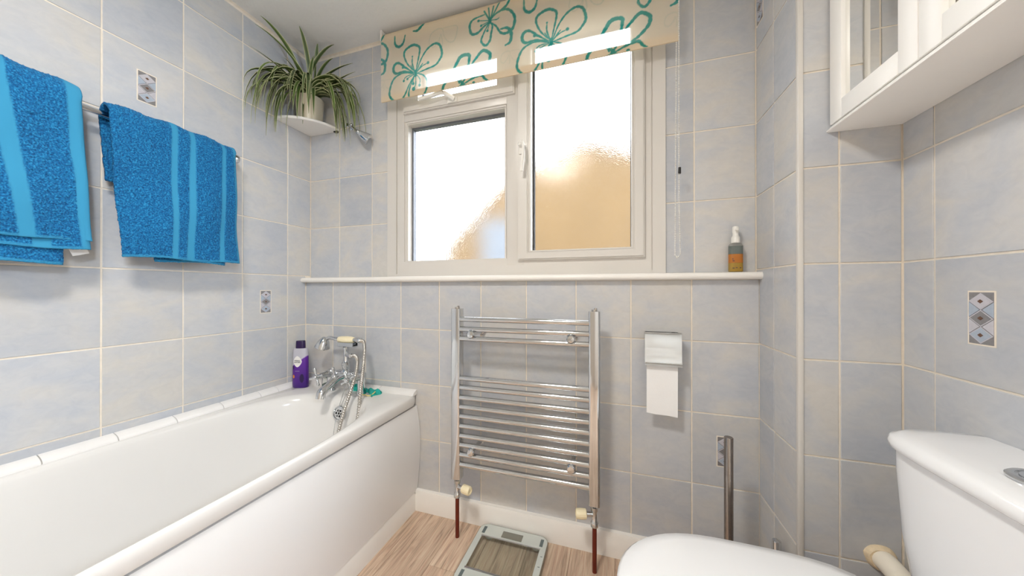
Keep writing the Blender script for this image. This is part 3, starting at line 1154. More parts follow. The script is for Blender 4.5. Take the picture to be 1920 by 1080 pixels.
blocal('label', patch(rdiamond(-.004, .128, .0215, .027), .0006), 'label_white', bo)
blocal('orange_mark', patch(rdiamond(-.024, .056, .006, .0085, 1.8), .0009), 'orange', bo)
blocal('dark_disc', patch(rdiamond(-.0265, .099, .0055, .0105, 2.0), .0009), 'dark_purple', bo)
blocal('dark_disc', patch(rdiamond(.0175, .047, .0105, .021, 2.0), .0008), 'dark_purple', bo)


def text_mesh(body, size, loc_fn, name, mat, parent):
    cu = bpy.data.curves.new('lettering', 'FONT')
    cu.body = body
    cu.size = size
    cu.align_x = 'CENTER'
    cu.align_y = 'CENTER'
    cu.extrude = 0.00025
    to = bpy.data.objects.new('lettering', cu)
    COL.objects.link(to)
    dg = C.evaluated_depsgraph_get()
    me = bpy.data.meshes.new_from_object(to.evaluated_get(dg))
    bpy.data.objects.remove(to)
    for v in me.vertices:
        v.co = loc_fn(v.co.x, v.co.y, v.co.z)
    me.materials.clear()
    me.materials.append(M[mat])
    me.name = name
    o = bpy.data.objects.new(name, me)
    COL.objects.link(o)
    o.parent = parent
    return o


text_mesh('IMPERIAL', .0072, lambda a, b, c: on_bottle(a - .004, .1325 + b, .0016 + c), 'lettering', 'print_dark', bo)
text_mesh('LEATHER', .0078, lambda a, b, c: on_bottle(a - .004, .1245 + b, .0016 + c), 'lettering', 'print_dark', bo)
blocal('strap_line', patch([(-.016, .0815), (.006, .0815), (.006, .0828), (-.016, .0828)], .0009), 'lilac_grey', bo)

# little glass jar with green gel
jr = thing('glass_jar', 'small clear glass jar with green gel behind the tap', 'jar', (-1.318, 1.222, RZ + .001))
bm = B()
lathe(bm, [(.024, 0), (.027, .004), (.028, .03), (.026, .055), (.024, .06), (.022, .06), (.024, .054), (.026, .03), (.024, .008), (.0001, .007)], (-1.318, 1.222, RZ + .002), (0, 0, 1), 28)
obj('glass', bm, 'jar_glass', jr)
obj('gel', lathe(B(), [(.0225, .0082), (.0245, .014), (.0252, .02), (.0001, .02)], (-1.318, 1.222, RZ + .002), (0, 0, 1), 28), 'teal_gel', jr)

# crumpled teal cloth with a yellow cord
bm = B()
nx, ny = 40, 12
r2 = random.Random(5)
vv = []
for i in range(nx + 1):
    row = []
    for j in range(ny + 1):
        u, v = i / nx, j / ny
        x = -1.172 + .155 * u + .008 * math.sin(v * 7 + u * 3)
        y = 1.2195 + .022 * v + .002 * math.sin(u * 6) - .05 * max(0, u - .55) / .45 * (1 - v)
        h = .004 + (.017 + .006 * math.sin(u * 9)) * math.sin(PI * min(1, max(0, v))) ** .6 * (1 - .35 * u) + .005 * math.sin(u * 23 + v * 9) * math.sin(PI * v) + r2.uniform(0, .002)
        if j in (0, ny) or i in (0, nx):
            h = .0015
        row.append(bm.verts.new((x, y, RZ + .001 + max(.001, h))))
    vv.append(row)
for i in range(nx):
    for j in range(ny):
        bm.faces.new((vv[i][j], vv[i + 1][j], vv[i + 1][j + 1], vv[i][j + 1]))
r_ = bmesh.ops.extrude_face_region(bm, geom=list(bm.faces))
for v in r_['geom']:
    if isinstance(v, bmesh.types.BMVert):
        v.co.z = RZ + .0012
cl = obj('bath_cloth', bm, 'teal_cloth', None, 60)
tag(cl, 'crumpled teal net cloth lying on the bath deck', 'cloth')
obj('cord', tube(B(), catmull([(-1.075, 1.178, RZ + .004), (-1.06, 1.174, RZ + .008), (-1.04, 1.178, RZ + .004), (-1.025, 1.186, RZ + .012), (-1.02, 1.196, RZ + .02)], 6), .0022, 6), 'yellow_cord', cl)

# ------------------------------------------------------------------ towel rail and towels
rx, rzz = -1.458, 1.518
rail = thing('towel_rail', 'chrome towel rail on the left wall', 'rail', (XL, .45, rzz))
bm = B()
cyl(bm, (rx, -.02, rzz), (rx, .905, rzz), .0085, 20)
obj('bar', bm, 'chrome', rail)
for y in (-.03, .90):
    bm = B()
    lathe(bm, [(.024, 0), (.024, .006), (.012, .012), (.010, .03), (.012, .045)], (XL + .0005, y, rzz), (1, 0, 0), 24)
    lathe(bm, [(.0155, -.014), (.0175, -.010), (.0175, .010), (.0155, .014), (.0001, .0145)], (rx, y, rzz), (0, 1, 0), 24)
    obj('bracket', bm, 'chrome', rail)


def towel_sheet(y_top, y_bot, z_bot, z_back, rad, bands, seed, thick=.007, top_jit=.0, step=.003, xout=0.0, back_in=.006, topfn=None):
    """sheet folded over the rail. y_top / y_bot: (left, right) edges at the rail and at the hem; bands: list of ((y0,y1) top, (y0,y1) hem)"""
    rg = np.random.default_rng(seed)
    path = []
    zf = rzz - z_bot
    nf = int(zf / step)
    for i in range(nf + 1):
        t = i / nf
        path.append((rad + xout * (1 - t), -zf * (1 - t), 1 - t))          # dx from rail, dz, how far down
    na = 10
    for i in range(1, na):
        a = PI * i / na
        path.append((rad * math.cos(a), rad * math.sin(a) * 1.25, 0))
    zb_ = rzz - z_back
    nb = max(4, int(zb_ / step / 2))
    for i in range(nb + 1):
        t = i / nb
        path.append((-rad + back_in * t, -zb_ * t, t * zb_ / zf))
    path = np.array(path)
    ny_ = int(max(y_top[1] - y_top[0], y_bot[1] - y_bot[0]) / step)
    v = np.linspace(0, 1, ny_ + 1)
    dn = path[:, 2][:, None]
    y0 = y_top[0] + (y_bot[0] - y_top[0]) * dn
    y1 = y_top[1] + (y_bot[1] - y_top[1]) * dn
    Y = y0 + (y1 - y0) * v[None, :]
    X = rx + path[:, 0][:, None] + 0 * Y
    Z = rzz + path[:, 1][:, None] + 0 * Y
    ph = rg.uniform(0, 6, 6)
    wave = .0085 * np.sin(Y * 17 + ph[0] + dn * 1.5) + .004 * np.sin(Y * 41 + ph[1] - dn * 3) + .004 * np.sin(dn * 9 + Y * 14 + ph[2])
    front = (np.arange(len(path)) <= nf)[:, None]
    X += np.where(front, wave * np.clip(dn * 1.6, 0, 1), 0)
    crown = (1 - np.clip(dn * 6, 0, 1))
    Z += crown * (.006 * np.sin(PI * v)[None, :] + .003 * np.sin(Y * 60 + ph[3]))
    # rounded long edges
    edge = np.clip(np.minimum(v, 1 - v)[None, :] * (y1 - y0) / .012, 0, 1)
    X -= np.where(front, (1 - edge) ** 2 * .006, 0)
    Z += np.where(dn > .97, .004 * np.sin(Y * 30 + ph[4]), 0) * 0.6
    band = np.zeros_like(Y)
    for (a, b) in bands:
        l0 = a[0] + (b[0] - a[0]) * dn
        l1 = a[1] + (b[1] - a[1]) * dn
        band = np.maximum(band, np.clip((Y - l0) / .0025 + .5, 0, 1) * np.clip((l1 - Y) / .0025 + .5, 0, 1))
    # hem line at the bottom of the front
    hem = np.where(front & (dn > 1 - .009 / zf), 1, 0)
    band = np.maximum(band, hem * .7)
    nz = rg.normal(0, 1, Y.shape)
    nz2 = (nz + np.roll(nz, 1, 0) + np.roll(nz, 1, 1)) / 1.7
    fl_ = (1 - band) * .0011
    X += nz2 * fl_ + (1 - band) * .0016 * np.where(front, 1, 0)
    Y2 = Y + rg.normal(0, .0004, Y.shape) * (1 - band)
    Z2 = Z + rg.normal(0, .0006, Y.shape) * (1 - band)
    rows, cols = Y.shape
    V = np.stack([X, Y2, Z2], -1).reshape(-1, 3)
    idx = np.arange(rows * cols).reshape(rows, cols)
    F = np.stack([idx[:-1, :-1], idx[:-1, 1:], idx[1:, 1:], idx[1:, :-1]], -1).reshape(-1, 4)
    return V, F, band.reshape(-1), thick


def towel_obj(name, data, parent=None):
    V, F, band, thick = data
    o = obj(name, (V.tolist(), F.tolist()), 'terry', parent, 80)
    at = o.data.attributes.new('band', 'FLOAT', 'POINT')
    at.data.foreach_set('value', band.astype(np.float32))
    s = o.modifiers.new('thickness', 'SOLIDIFY')
    s.thickness = thick
    s.offset = -1.0
    return o


t2 = thing('bath_towel', 'blue terry towel on the rail, the one nearer the window', 'towel', (rx, .73, rzz), 'blue towels on the rail')
towel_obj('outer_fold', towel_sheet((.553, .891), (.580, .907), 1.094, 1.325, .031,
          [((.694, .711), (.688, .704)), ((.744, .760), (.729, .752)), ((.842, .855), (.828, .846)), ((.880, .893), (.897, .91))], 3, xout=.008), t2)
towel_obj('inner_fold', towel_sheet((.57, .87), (.66, .858), 1.086, 1.34, .016, [], 4, thick=.005, xout=.006, back_in=.002), t2)

t1 = thing('bath_towel', 'blue terry towel on the rail, cut off by the left picture edge', 'towel', (rx, .32, rzz), 'blue towels on the rail')
towel_obj('outer_fold', towel_sheet((.16, .499), (.17, .520), 1.128, 1.27, .041,
          [((.470, .50), (.492, .522)), ((.345, .378), (.398, .424)), ((.2, .22), (.21, .23))], 8, xout=.006), t1)
towel_obj('middle_fold', towel_sheet((.17, .492), (.17, .518), 1.104, 1.22, .0225, [((.47, .50), (.50, .522)), ((.40, .43), (.42, .45))], 9, thick=.005, xout=.006, back_in=.004), t1)
towel_obj('inner_fold', towel_sheet((.17, .47), (.17, .474), 1.062, 1.08, .0145, [], 10, thick=.004, xout=.003, back_in=.002), t1)
bm = bx(-.001, .001, -.016, .016, -.012, .012)
tg = blocal('care_tag', bm, 'label_white', t1, (.004, .185, 1.103 - rzz))
tg.rotation_euler = (.35, 0, 0)

# ------------------------------------------------------------------ corner shelf, spider plant
SZ = 1.791
sh = thing('corner_shelf', 'white quarter round corner shelf below the hanging plant', 'shelf', (XL, DU, SZ))
R_ = .193


def qring(r, z):
    c = (XL + .001, DU - .001)
    return [(c[0], c[1], z)] + [(c[0] + r * math.cos(a), c[1] - r * math.sin(a), z) for a in [PI / 2 * i / 28 for i in range(29)]]


obj('shelf_board', rings(B(), [qring(R_ - .003, SZ), qring(R_, SZ + .003), qring(R_, SZ + .009), qring(R_ - .003, SZ + .012)]), 'paint', sh)
bm = B()
box(bm, -1.352, -1.330, DU - .014, DU - .002, SZ - .006, SZ - .0005, bev=.001)
obj('fixing_clip', bm, 'black', sh)

pcx, pcy, pz = -1.425, 1.212, SZ + .0125
plant = thing('spider_plant', 'variegated spider plant in a cream pot on the corner shelf', 'plant', (pcx, pcy, pz))
bm = B()
lathe(bm, [(.050, 0), (.053, .003), (.060, .10), (.061, .118), (.058, .12), (.055, .112), (.050, .10)], (pcx, pcy, pz), (0, 0, 1), 36, True, False)
pot = obj('pot', bm, 'pot', plant)
obj('soil', lathe(B(), [(.0545, .098), (.0545, .104), (.03, .112), (.0001, .114)], (pcx, pcy, pz), (0, 0, 1), 24), 'soil', plant)


def leaf(p0, c1, c2, tip, width, seed):
    rg = random.Random(seed)
    p0, c1, c2, tip = map(Vector, (p0, c1, c2, tip))
    K = 14
    V, F, E = [], [], []
    base_side = None
    tw = rg.uniform(-.5, .5)
    for i in range(K + 1):
        t = i / K
        m = 1 - t
        p = p0 * m ** 3 + c1 * 3 * m * m * t + c2 * 3 * m * t * t + tip * t ** 3
        d = ((c1 - p0) * m * m + (c2 - c1) * 2 * m * t + (tip - c2) * t * t).normalized()
        sd = d.cross(Vector((0, 0, 1)))
        if sd.length < .15:
            sd = base_side or Vector((1, 0, 0))
        sd = (sd - d * sd.dot(d)).normalized()
        if base_side is not None and sd.dot(base_side) < 0:
            sd = -sd
        base_side = sd
        up = sd.cross(d)
        a = tw * t
        sd, up = sd * math.cos(a) + up * math.sin(a), up * math.cos(a) - sd * math.sin(a)
        wd_ = width * (min(1, .55 + t * 2.2)) * (1 - max(0, (t - .45) / .55) ** 2.2) + .0004
        for u in (-1, -.72, 0, .72, 1):
            q = p + sd * (u * wd_) + up * (abs(u) * wd_ * .45)
            q.x = max(q.x, XL + .004)
            q.y = min(q.y, DU - .004)
            q.z = min(q.z, ZC - .004)
            V.append(q)
            E.append(1.0 if abs(u) > .9 else (.15 if abs(u) > .5 else 0.0))
    for i in range(K):
        for j in range(4):
            a = i * 5 + j
            F.append((a, a + 1, a + 6, a + 5))
    o = obj('leaf', (V, F), 'leaf', plant, 60)
    at = o.data.attributes.new('edge', 'FLOAT', 'POINT')
    at.data.foreach_set('value', np.array(E, np.float32))
    s = o.modifiers.new('thickness', 'SOLIDIFY')
    s.thickness = .0006
    return o


crown = Vector((pcx, pcy, pz + .105))
# upright leaves
for k, (tip, wd_) in enumerate([((-1.46, 1.003, 2.178), .0075), ((-1.465, .985, 2.129), .006), ((-1.345, 1.09, 2.172), .007), ((-1.455, 1.10, 2.064), .006), ((-1.361, 1.2, 2.178), .006),
                                ((-1.272, 1.21, 2.159), .0065), ((-1.29, 1.22, 2.104), .006), ((-1.162, 1.21, 2.047), .0065), ((-1.138, 1.2, 1.996), .006), ((-1.155, 1.2, 1.954), .006),
                                ((-1.458, .955, 2.016), .005), ((-1.33, 1.15, 2.074), .006)]):
    tip = Vector(tip)
    p0 = crown + Vector((rnd.uniform(-.02, .03), rnd.uniform(-.03, .02), 0))
    d = tip - p0
    leaf(p0, p0 + Vector((d.x * .15, d.y * .15, d.z * .55)), p0 + Vector((d.x * .55, d.y * .55, d.z * .95)), tip, wd_ * 1.3, 100 + k)
# arching and hanging leaves, mostly along the left wall and along the window wall
k = 0
for grp, cnt in (('left', 34), ('right', 34), ('front', 10)):
    for i in range(cnt):
        if grp == 'left':
            tip = Vector((rnd.uniform(-1.505, -1.43), rnd.uniform(.955, 1.08), rnd.uniform(1.685, 1.89)))
            if i < 4:
                tip = Vector(((-1.47, -1.45, -1.455, -1.44)[i], (1.035, 1.11, 1.06, 1.0)[i], (1.673, 1.70, 1.72, 1.76)[i]))
        elif grp == 'right':
            tip = Vector((rnd.uniform(-1.26, -1.125), rnd.uniform(1.17, 1.275), rnd.uniform(1.685, 1.89)))
            if i < 4:
                tip = Vector(((-1.186, -1.218, -1.16, -1.243)[i], (1.2, 1.21, 1.22, 1.2)[i], (1.698, 1.71, 1.73, 1.764)[i]))
        else:
            tip = Vector((rnd.uniform(-1.42, -1.24), rnd.uniform(1.03, 1.16), rnd.uniform(1.76, 1.89)))
        p0 = crown + Vector((rnd.uniform(-.03, .03), rnd.uniform(-.03, .03), rnd.uniform(-.005, .01)))
        d = tip - p0
        h = rnd.uniform(.05, .15) + .1 * max(0, tip.z - 1.78)
        c1 = p0 + Vector((d.x * .25, d.y * .25, h))
        c2 = p0 + Vector((d.x * .98, d.y * .98, h * .9))
        leaf(p0, c1, c2, tip, rnd.uniform(.0075, .0112), 300 + k)
        k += 1

# ------------------------------------------------------------------ chrome wall bracket right of the plant
sb = thing('shower_bracket', 'small chrome swivel shower holder on the wall beside the plant', 'shower holder', (-1.248, DU, 1.80))
a0 = Vector((-1.248, DU, 1.80))
a1 = Vector((-1.214, 1.250, 1.774))
a2 = Vector((-1.150, 1.232, 1.732))
bm = B()
lathe(bm, [(.016, 0), (.016, .004), (.008, .008), (.007, .03)], a0, (0, -1, 0), 20)
ball(bm, a1 + Vector((0, .008, .012)), .010, 8)
obj('wall_mount', bm, 'chrome', sb)
bm = B()
cyl(bm, a1 + Vector((0, .008, .012)), a2, .0055, 12)
ball(bm, a2, .011, 8)
obj('arm', bm, 'chrome', sb)
bm = B()
lathe(bm, [(.010, 0), (.013, .006), (.018, .02), (.027, .046), (.029, .050), (.027, .053), (.0001, .0525)], a2, Vector((.55, .56, -.42)), 24)
obj('cone_head', bm, 'chrome', sb)

# ------------------------------------------------------------------ roller blind
BX0, BX1, BZ0, BZ1, BY = -1.016, .214, 1.846, 2.143, 1.226
RR = .021
bl = thing('roller_blind', 'cream roller blind printed with teal flowers, drawn half up', 'blind', ((BX0 + BX1) / 2, BY + RR, BZ1))

# print: strokes in metres on the cloth (s to the right, t up), each a list of points and a stroke half-width
MOT_A = [  # large flower, origin at its heart; units are 1/1000 m
    ([(-12, 16), (-40, 48), (-56, 84), (-52, 106), (-30, 118), (-16, 121), (-4, 120), (16, 108), (19, 90), (12, 56), (2, 14)], 4.2),
    ([(6, 12), (28, 58), (56, 90), (88, 104), (110, 96), (120, 74), (122, 52), (112, 34), (92, 16), (50, 8), (8, 0)], 4.0),
    ([(-14, 8), (-48, 34), (-82, 60), (-102, 58), (-110, 42), (-106, 26), (-92, 18), (-56, 20), (-14, 6)], 4.6),
    ([(-10, 2), (-60, 14), (-102, 2), (-122, -26), (-130, -64), (-116, -88), (-94, -104), (-72, -100), (-52, -78), (-32, -42), (-8, -8)], 4.0),
    ([(-6, -8), (-22, -38), (-34, -78), (-24, -118), (-8, -132), (14, -128), (34, -104), (52, -70), (54, -40), (36, -14), (6, 0)], 3.8),
    ([(0, 0), (-16, 42), (-16, 74)], 2.6), ([(0, 0), (-24, 38)], 2.0), ([(0, 0), (26, 28), (34, 36)], 2.0), ([(2, 2), (30, 24), (58, 32)], 2.0),
    ([(-4, 0), (-36, -2), (-52, -8), (-58, -18)], 1.8), ([(-4, -2), (-28, -8), (-40, -14)], 1.8), ([(-2, -4), (-12, -24), (-12, -40)], 2.0),
    ([(0, -6), (0, -44), (-10, -60)], 2.0), ([(4, -4), (20, -28), (18, -50)], 2.0), ([(0, 0), (-42, 28), (-60, 36)], 2.2), ([(0, -8), (0, 10)], 6.0)]
DOT_A = [(-62, 38, 6), (58, 33, 6), (-58, -20, 5), (-40, -15, 5), (-12, -40, 6), (-10, -62, 8), (18, -52, 6), (-16, 74, 3.6)]
MOT_B = [
    ([(-8, 10), (-24, 46), (-34, 66), (-20, 90), (-10, 104), (6, 110), (28, 106), (29, 90), (22, 50), (8, 14)], 5.5),
    ([(6, 12), (38, 66), (58, 88), (74, 104), (88, 110), (106, 100), (114, 88), (108, 64), (82, 38), (62, 26), (24, 8)], 5.0),
    ([(-12, 6), (-20, 22), (-38, 32), (-58, 29), (-76, 16), (-84, -2), (-82, -22), (-76, -34), (-54, -36), (-30, -26), (-8, -6)], 4.4),
    ([(10, 2), (48, 16), (78, 20), (92, 4), (104, -4)], 4.2), ([(0, -2), (12, -18)], 9), ([(0, 0), (32, -10), (48, -2)], 2.0), ([(0, 0), (-36, -12)], 2.0),
    ([(-4, -6), (-14, -20)], 2.0), ([(-6, -6), (-24, -28)], 2.0), ([(-2, 4), (-10, 40)], 1.8), ([(2, 4), (14, 40)], 1.8), ([(0, -6), (0, 6)], 7.5)]
DOT_B = [(-36, -12, 7), (47, -3, 6)]
MOT_C = [
    ([(-18, 22), (-54, 16), (-66, 0), (-60, -26), (-40, -28), (-20, -14), (-4, -6)], 4.2),
    ([(4, -8), (20, -22), (34, -44), (52, -50), (72, -40), (78, -10), (64, 14), (44, 22), (20, 16), (4, 4)], 4.4),
    ([(-4, -8), (-20, -34), (-28, -56), (-14, -72), (0, -60), (4, -40), (8, -18), (0, -4)], 3.8),
    ([(0, 0), (-18, 32)], 3.4), ([(0, 0), (-4, 38)], 3.0), ([(2, 0), (12, 40)], 3.0), ([(2, 0), (30, 46)], 3.0), ([(14, 14), (50, 30), (66, 56)], 4.0),
    ([(0, 0), (-36, 8)], 1.8), ([(0, -2), (-28, -8)], 1.8), ([(0, -4), (-8, -28)], 1.8), ([(2, 0), (22, -2), (30, 2)], 1.8), ([(0, -5), (0, 5)], 6.5)]
DOT_C = [(-37, 8, 5), (-28, -9, 5), (-8, -29, 5)]
GHOST = [([(-60, -20), (-50, 12), (-20, 26), (4, 22), (10, 6)], 2.2), ([(8, 24), (70, 20), (74, -8), (62, -40), (44, -44), (26, -32), (8, 0)], 2.2), ([(0, 0), (-30, -44), (-54, -40), (-60, -20)], 2.0), ([(0, 0), (6, -40), (2, -60)], 2.0), ([(-4, 0), (-10, -30)], 1.6)]

x_step = .0019
cols = int((BX1 - BX0) / x_step) + 1
ss = np.linspace(BX0, BX1, cols)
tt = list(np.linspace(BZ0, BZ1, int((BZ1 - BZ0) / x_step) + 1))
arc = [(BY + RR - RR * math.cos(a), BZ1 + RR * math.sin(a), BZ1 + RR * a) for a in [PI * 1.25 * i / 24 for i in range(1, 25)]]
rows_y = [BY] * len(tt) + [a[0] for a in arc]
rows_z = tt + [a[1] for a in arc]
rows_t = np.array(tt + [a[2] for a in arc])
SX, TT = np.meshgrid(ss, rows_t)
PR = np.zeros_like(SX)


def stroke(pts, hw, val, cx, cz):
    pts = catmull([(p[0] / 1000 + cx, p[1] / 1000 + cz, 0) for p in pts], 6) if len(pts) > 2 else [Vector((p[0] / 1000 + cx, p[1] / 1000 + cz, 0)) for p in pts]
    hw = hw * 1.12 / 1000
    m = len(pts) - 1
    for i in range(m):
        a, b = pts[i], pts[i + 1]
        f = hw * (0.55 + 0.6 * math.sin(PI * (i + .5) / m)) if m > 3 else hw
        f *= 1 + .18 * math.sin(i * 1.7)
        lo_x, hi_x = min(a.x, b.x) - .012, max(a.x, b.x) + .012
        c0, c1_ = np.searchsorted(ss, [lo_x, hi_x])
        r0, r1 = np.searchsorted(rows_t, [min(a.y, b.y) - .012, max(a.y, b.y) + .012])
        if c1_ <= c0 or r1 <= r0:
            continue
        px, py = SX[r0:r1, c0:c1_], TT[r0:r1, c0:c1_]
        dx, dy = b.x - a.x, b.y - a.y
        q = np.clip(((px - a.x) * dx + (py - a.y) * dy) / max(dx * dx + dy * dy, 1e-12), 0, 1)
        dist = np.hypot(px - a.x - q * dx, py - a.y - q * dy)
        PR[r0:r1, c0:c1_] = np.maximum(PR[r0:r1, c0:c1_], np.clip((f - dist) / .0019 + .5, 0, 1) * val)


def motif(mot, dots, cx, cz, val=1.0, sc=1.0):
    for p, hw in mot:
        stroke([(a * sc, b * sc) for a, b in p], hw, val, cx, cz)
    for a, b, r in dots:
        stroke([(a * sc - .1, b * sc), (a * sc + .1, b * sc)], r, val, cx, cz)


RPT = .603
for kk in range(-1, 3):
    motif(MOT_A, DOT_A, -.832 + RPT * kk, 1.942, sc=1.06)
    motif(MOT_B, DOT_B, -.606 + RPT * kk, 1.851, sc=1.10)
    motif(MOT_C, DOT_C, -.482 + RPT * kk, 2.088, sc=1.36)
    motif(GHOST, [], -.705 + RPT * kk, 2.085, .16)
    motif(GHOST, [], -.40 + RPT * kk, 1.93, .10, .6)
    stroke([(-36, 26), (-34, -10), (-14, -26), (8, -14), (18, 18)], 4.5, 1, -.905 + RPT * kk, 2.105)
    stroke([(-20, -8), (2, -10), (26, 8), (34, 16)], 4.5, 1, -.825 + RPT * kk, 2.14)
    stroke([(-40, 22), (-12, 20), (4, -4), (0, -38), (-20, -48)], 5.0, 1, -.998 + RPT * kk, 2.02)
Vb = np.stack([SX, np.repeat(np.array(rows_y)[:, None], cols, 1), np.repeat(np.array(rows_z)[:, None], cols, 1)], -1).reshape(-1, 3)
idx = np.arange(len(rows_y) * cols).reshape(len(rows_y), cols)
Fb = np.stack([idx[:-1, :-1], idx[:-1, 1:], idx[1:, 1:], idx[1:, :-1]], -1).reshape(-1, 4)
me = bpy.data.meshes.new('cloth')
me.vertices.add(len(Vb))
base = np.array([(BX0 + BX1) / 2, BY, BZ0])
me.vertices.foreach_set('co', (Vb - base).reshape(-1))
me.loops.add(len(Fb) * 4)
me.loops.foreach_set('vertex_index', Fb.reshape(-1).astype(np.int32))
me.polygons.add(len(Fb))
me.polygons.foreach_set('loop_start', np.arange(0, len(Fb) * 4, 4, dtype=np.int32))
me.update()
me.validate()
me.materials.append(M['fabric'])
me.shade_smooth()
at = me.attributes.new('print', 'FLOAT', 'POINT')
at.data.foreach_set('value', PR.reshape(-1).astype(np.float32))
co = bpy.data.objects.new('cloth', me)
COL.objects.link(co)
co.parent = bl
co.location = Vector(base) - wloc(bl)
obj('hem_bar', bx(BX0 + .001, BX1 - .001, BY + .0015, BY + .0065, BZ0 + .0005, BZ0 + .027, bev=.001), 'hem', bl)
bm = B()
cyl(bm, (BX0 + .002, BY + RR, BZ1), (BX1 - .002, BY + RR, BZ1), RR - .0015, 24)
obj('roller', bm, 'hem', bl)
for x0, x1 in ((BX0 - .010, BX0 + .001), (BX1 - .001, BX1 + .016)):
    bm = B()
    box(bm, x0, x1, BY + .004, DU - .001, ZC - .052, ZC - .001, bev=.003)
    obj('end_bracket', bm, 'white_plastic', bl)
# bead chain loop
bm = B()
cz0, cz1 = 1.10, ZC - .03
path = []
xa, xb = .2035, .2125
path += [(xb - .001 + .004 * max(0, (1.3 - z) / .2), BY - .006, z) for z in np.arange(cz1, cz0 + .01, -.0062)]
path += [(xb - .003, BY - .004, cz0 + .004), (xb - .007, BY - .002, cz0), (xa + .001, BY, cz0 + .005)]
path += [(xa - .003 + .006 * max(0, (z - 1.1) / .9), BY + .004, z) for z in np.arange(cz0 + .011, cz1, .0062)]
for p in path:
    r = .0029
    vs = [bm.verts.new((p[0] + a * r, p[1] + b * r, p[2] + c * r)) for a, b, c in ((1, 0, 0), (0, 1, 0), (-1, 0, 0), (0, -1, 0), (0, 0, 1.1), (0, 0, -1.1))]
    for i in range(4):
        bm.faces.new((vs[i], vs[(i + 1) % 4], vs[4]))
        bm.faces.new((vs[(i + 1) % 4], vs[i], vs[5]))
ch = obj('bead_chain', bm, 'white_plastic', bl, 80)
tube(bm := B(), [(p[0], p[1], p[2]) for p in path], .0006, 5)
obj('cord', bm, 'white_plastic', ch)
bm = B()
box(bm, .209, .2175, BY - .011, BY - .002, 1.386, 1.408, bev=.002)
obj('chain_connector', bm, 'black', bl)

# ------------------------------------------------------------------ spray bottle on the ledge
sx_, sy_ = .392, 1.268
sp = thing('spray_bottle', 'small amber spray bottle with white cap on the window ledge', 'bottle', (sx_, sy_, LEDGE))


def ov(z, a, b):
    return [(sx_ + p[0], sy_ + p[1], z) for p in oval(a, b, 0, 3.2)]


z0 = LEDGE + .0008
obj('bottle_body', rings(B(), [ov(z0, .019, .012), ov(z0 + .002, .0205, .0135), ov(z0 + .088, .0205, .0135), ov(z0 + .094, .018, .012), ov(z0 + .098, .0105, .0095)]), 'clear_plastic', sp)
obj('yellow_liquid', rings(B(), [ov(z0 + .002, .0178, .0108), ov(z0 + .004, .0192, .0122), ov(z0 + .030, .0192, .0122), ov(z0 + .0305, .0192, .0122)]), 'amber', sp)
obj('orange_liquid', rings(B(), [ov(z0 + .0308, .0192, .0122), ov(z0 + .032, .0192, .0122), ov(z0 + .058, .0192, .0122), ov(z0 + .06, .0185, .0115)]), 'orange_liquid', sp)
obj('grey_liquid', rings(B(), [ov(z0 + .0605, .0185, .0115), ov(z0 + .085, .0190, .0120), ov(z0 + .0875, .018, .011)]), 'blue_liquid', sp)
for u, v, a, b in ((-.010, .012, .006, .002), (-.001, .013, .005, .002), (.010, .012, .003, .003), (-.010, .036, .006, .0022), (-.012, .042, .003, .003)):
    obj('printed_mark', bx(sx_ + u - a / 2, sx_ + u + a / 2, sy_ - .0144, sy_ - .0137, z0 + v, z0 + v + b), 'print_dark', sp)
bm = B()
lathe(bm, [(.0125, .098), (.0125, .116), (.0105, .12), (.0085, .123), (.0085, .132), (.0095, .134), (.0095, .150), (.0075, .154), (.0001, .1545)], (sx_, sy_, z0), (0, 0, 1), 24)
box(bm, sx_ - .004, sx_ + .004, sy_ - .017, sy_, z0 + .138, z0 + .146, bev=.001)
obj('spray_cap', bm, 'white_plastic', sp)

# ------------------------------------------------------------------ towel radiator
RY = D - .1
rad = thing('towel_radiator', 'chrome ladder towel radiator on the wall under the window', 'radiator', (-.332, RY, 0))
for s, x in ((0, -.599), (1, -.0655)):
    bm = B()
    sec = []
    for cx_, cy_, a0_ in ((x + .0115, RY - .012, -PI / 2), (x + .0145, RY + .013, 0), (x - .0145, RY + .013, PI / 2), (x - .0115, RY - .012, PI)):
        r_c = .0085 if a0_ in (-PI / 2, PI) else .0055
        for i in range(5):
            a = a0_ + PI / 2 * i / 4
            sec.append((cx_ + r_c * math.cos(a), cy_ + r_c * math.sin(a)))
    prism(bm, sec, .24, .915, 'z')
    po = obj('post', bm, 'chrome', rad, 30)
    bm = B()
    cyl(bm, (x, RY, .915), (x, RY, .921), .010, 16)
    cyl(bm, (x + .004, RY, .921), (x + .004, RY, .926), .005, 6)
    obj('air_vent_plug', bm, 'steel', po)
for z in (.874, .835, .798, .641, .604, .564, .527, .490, .4515, .413, .3765, .338, .299):
    bm = B()
    pts = []
    for i in range(17):
        t = i / 16
        pts.append((-.583 + .502 * t, RY - .004 - .013 * math.sin(PI * t) ** .5 * .0 - .004, z))
    tube(bm, pts, .0108, 16)
    obj('rail_bar', bm, 'chrome', rad)
for x, z in ((-.531, .816), (-.145, .816), (-.531, .358), (-.145, .358)):
    bm = B()
    cyl(bm, (x, D - .001, z), (x, RY - .014, z), .008, 14)
    lathe(bm, [(.0145, 0), (.0155, .003), (.0155, .010), (.012, .014), (.0001, .0155)], (x, RY - .014, z), (0, -1, 0), 20)
    lathe(bm, [(.014, 0), (.014, .012), (.009, .016)], (x, D - .0005, z), (0, -1, 0), 16)
    obj('wall_fixing', bm, 'chrome', rad)
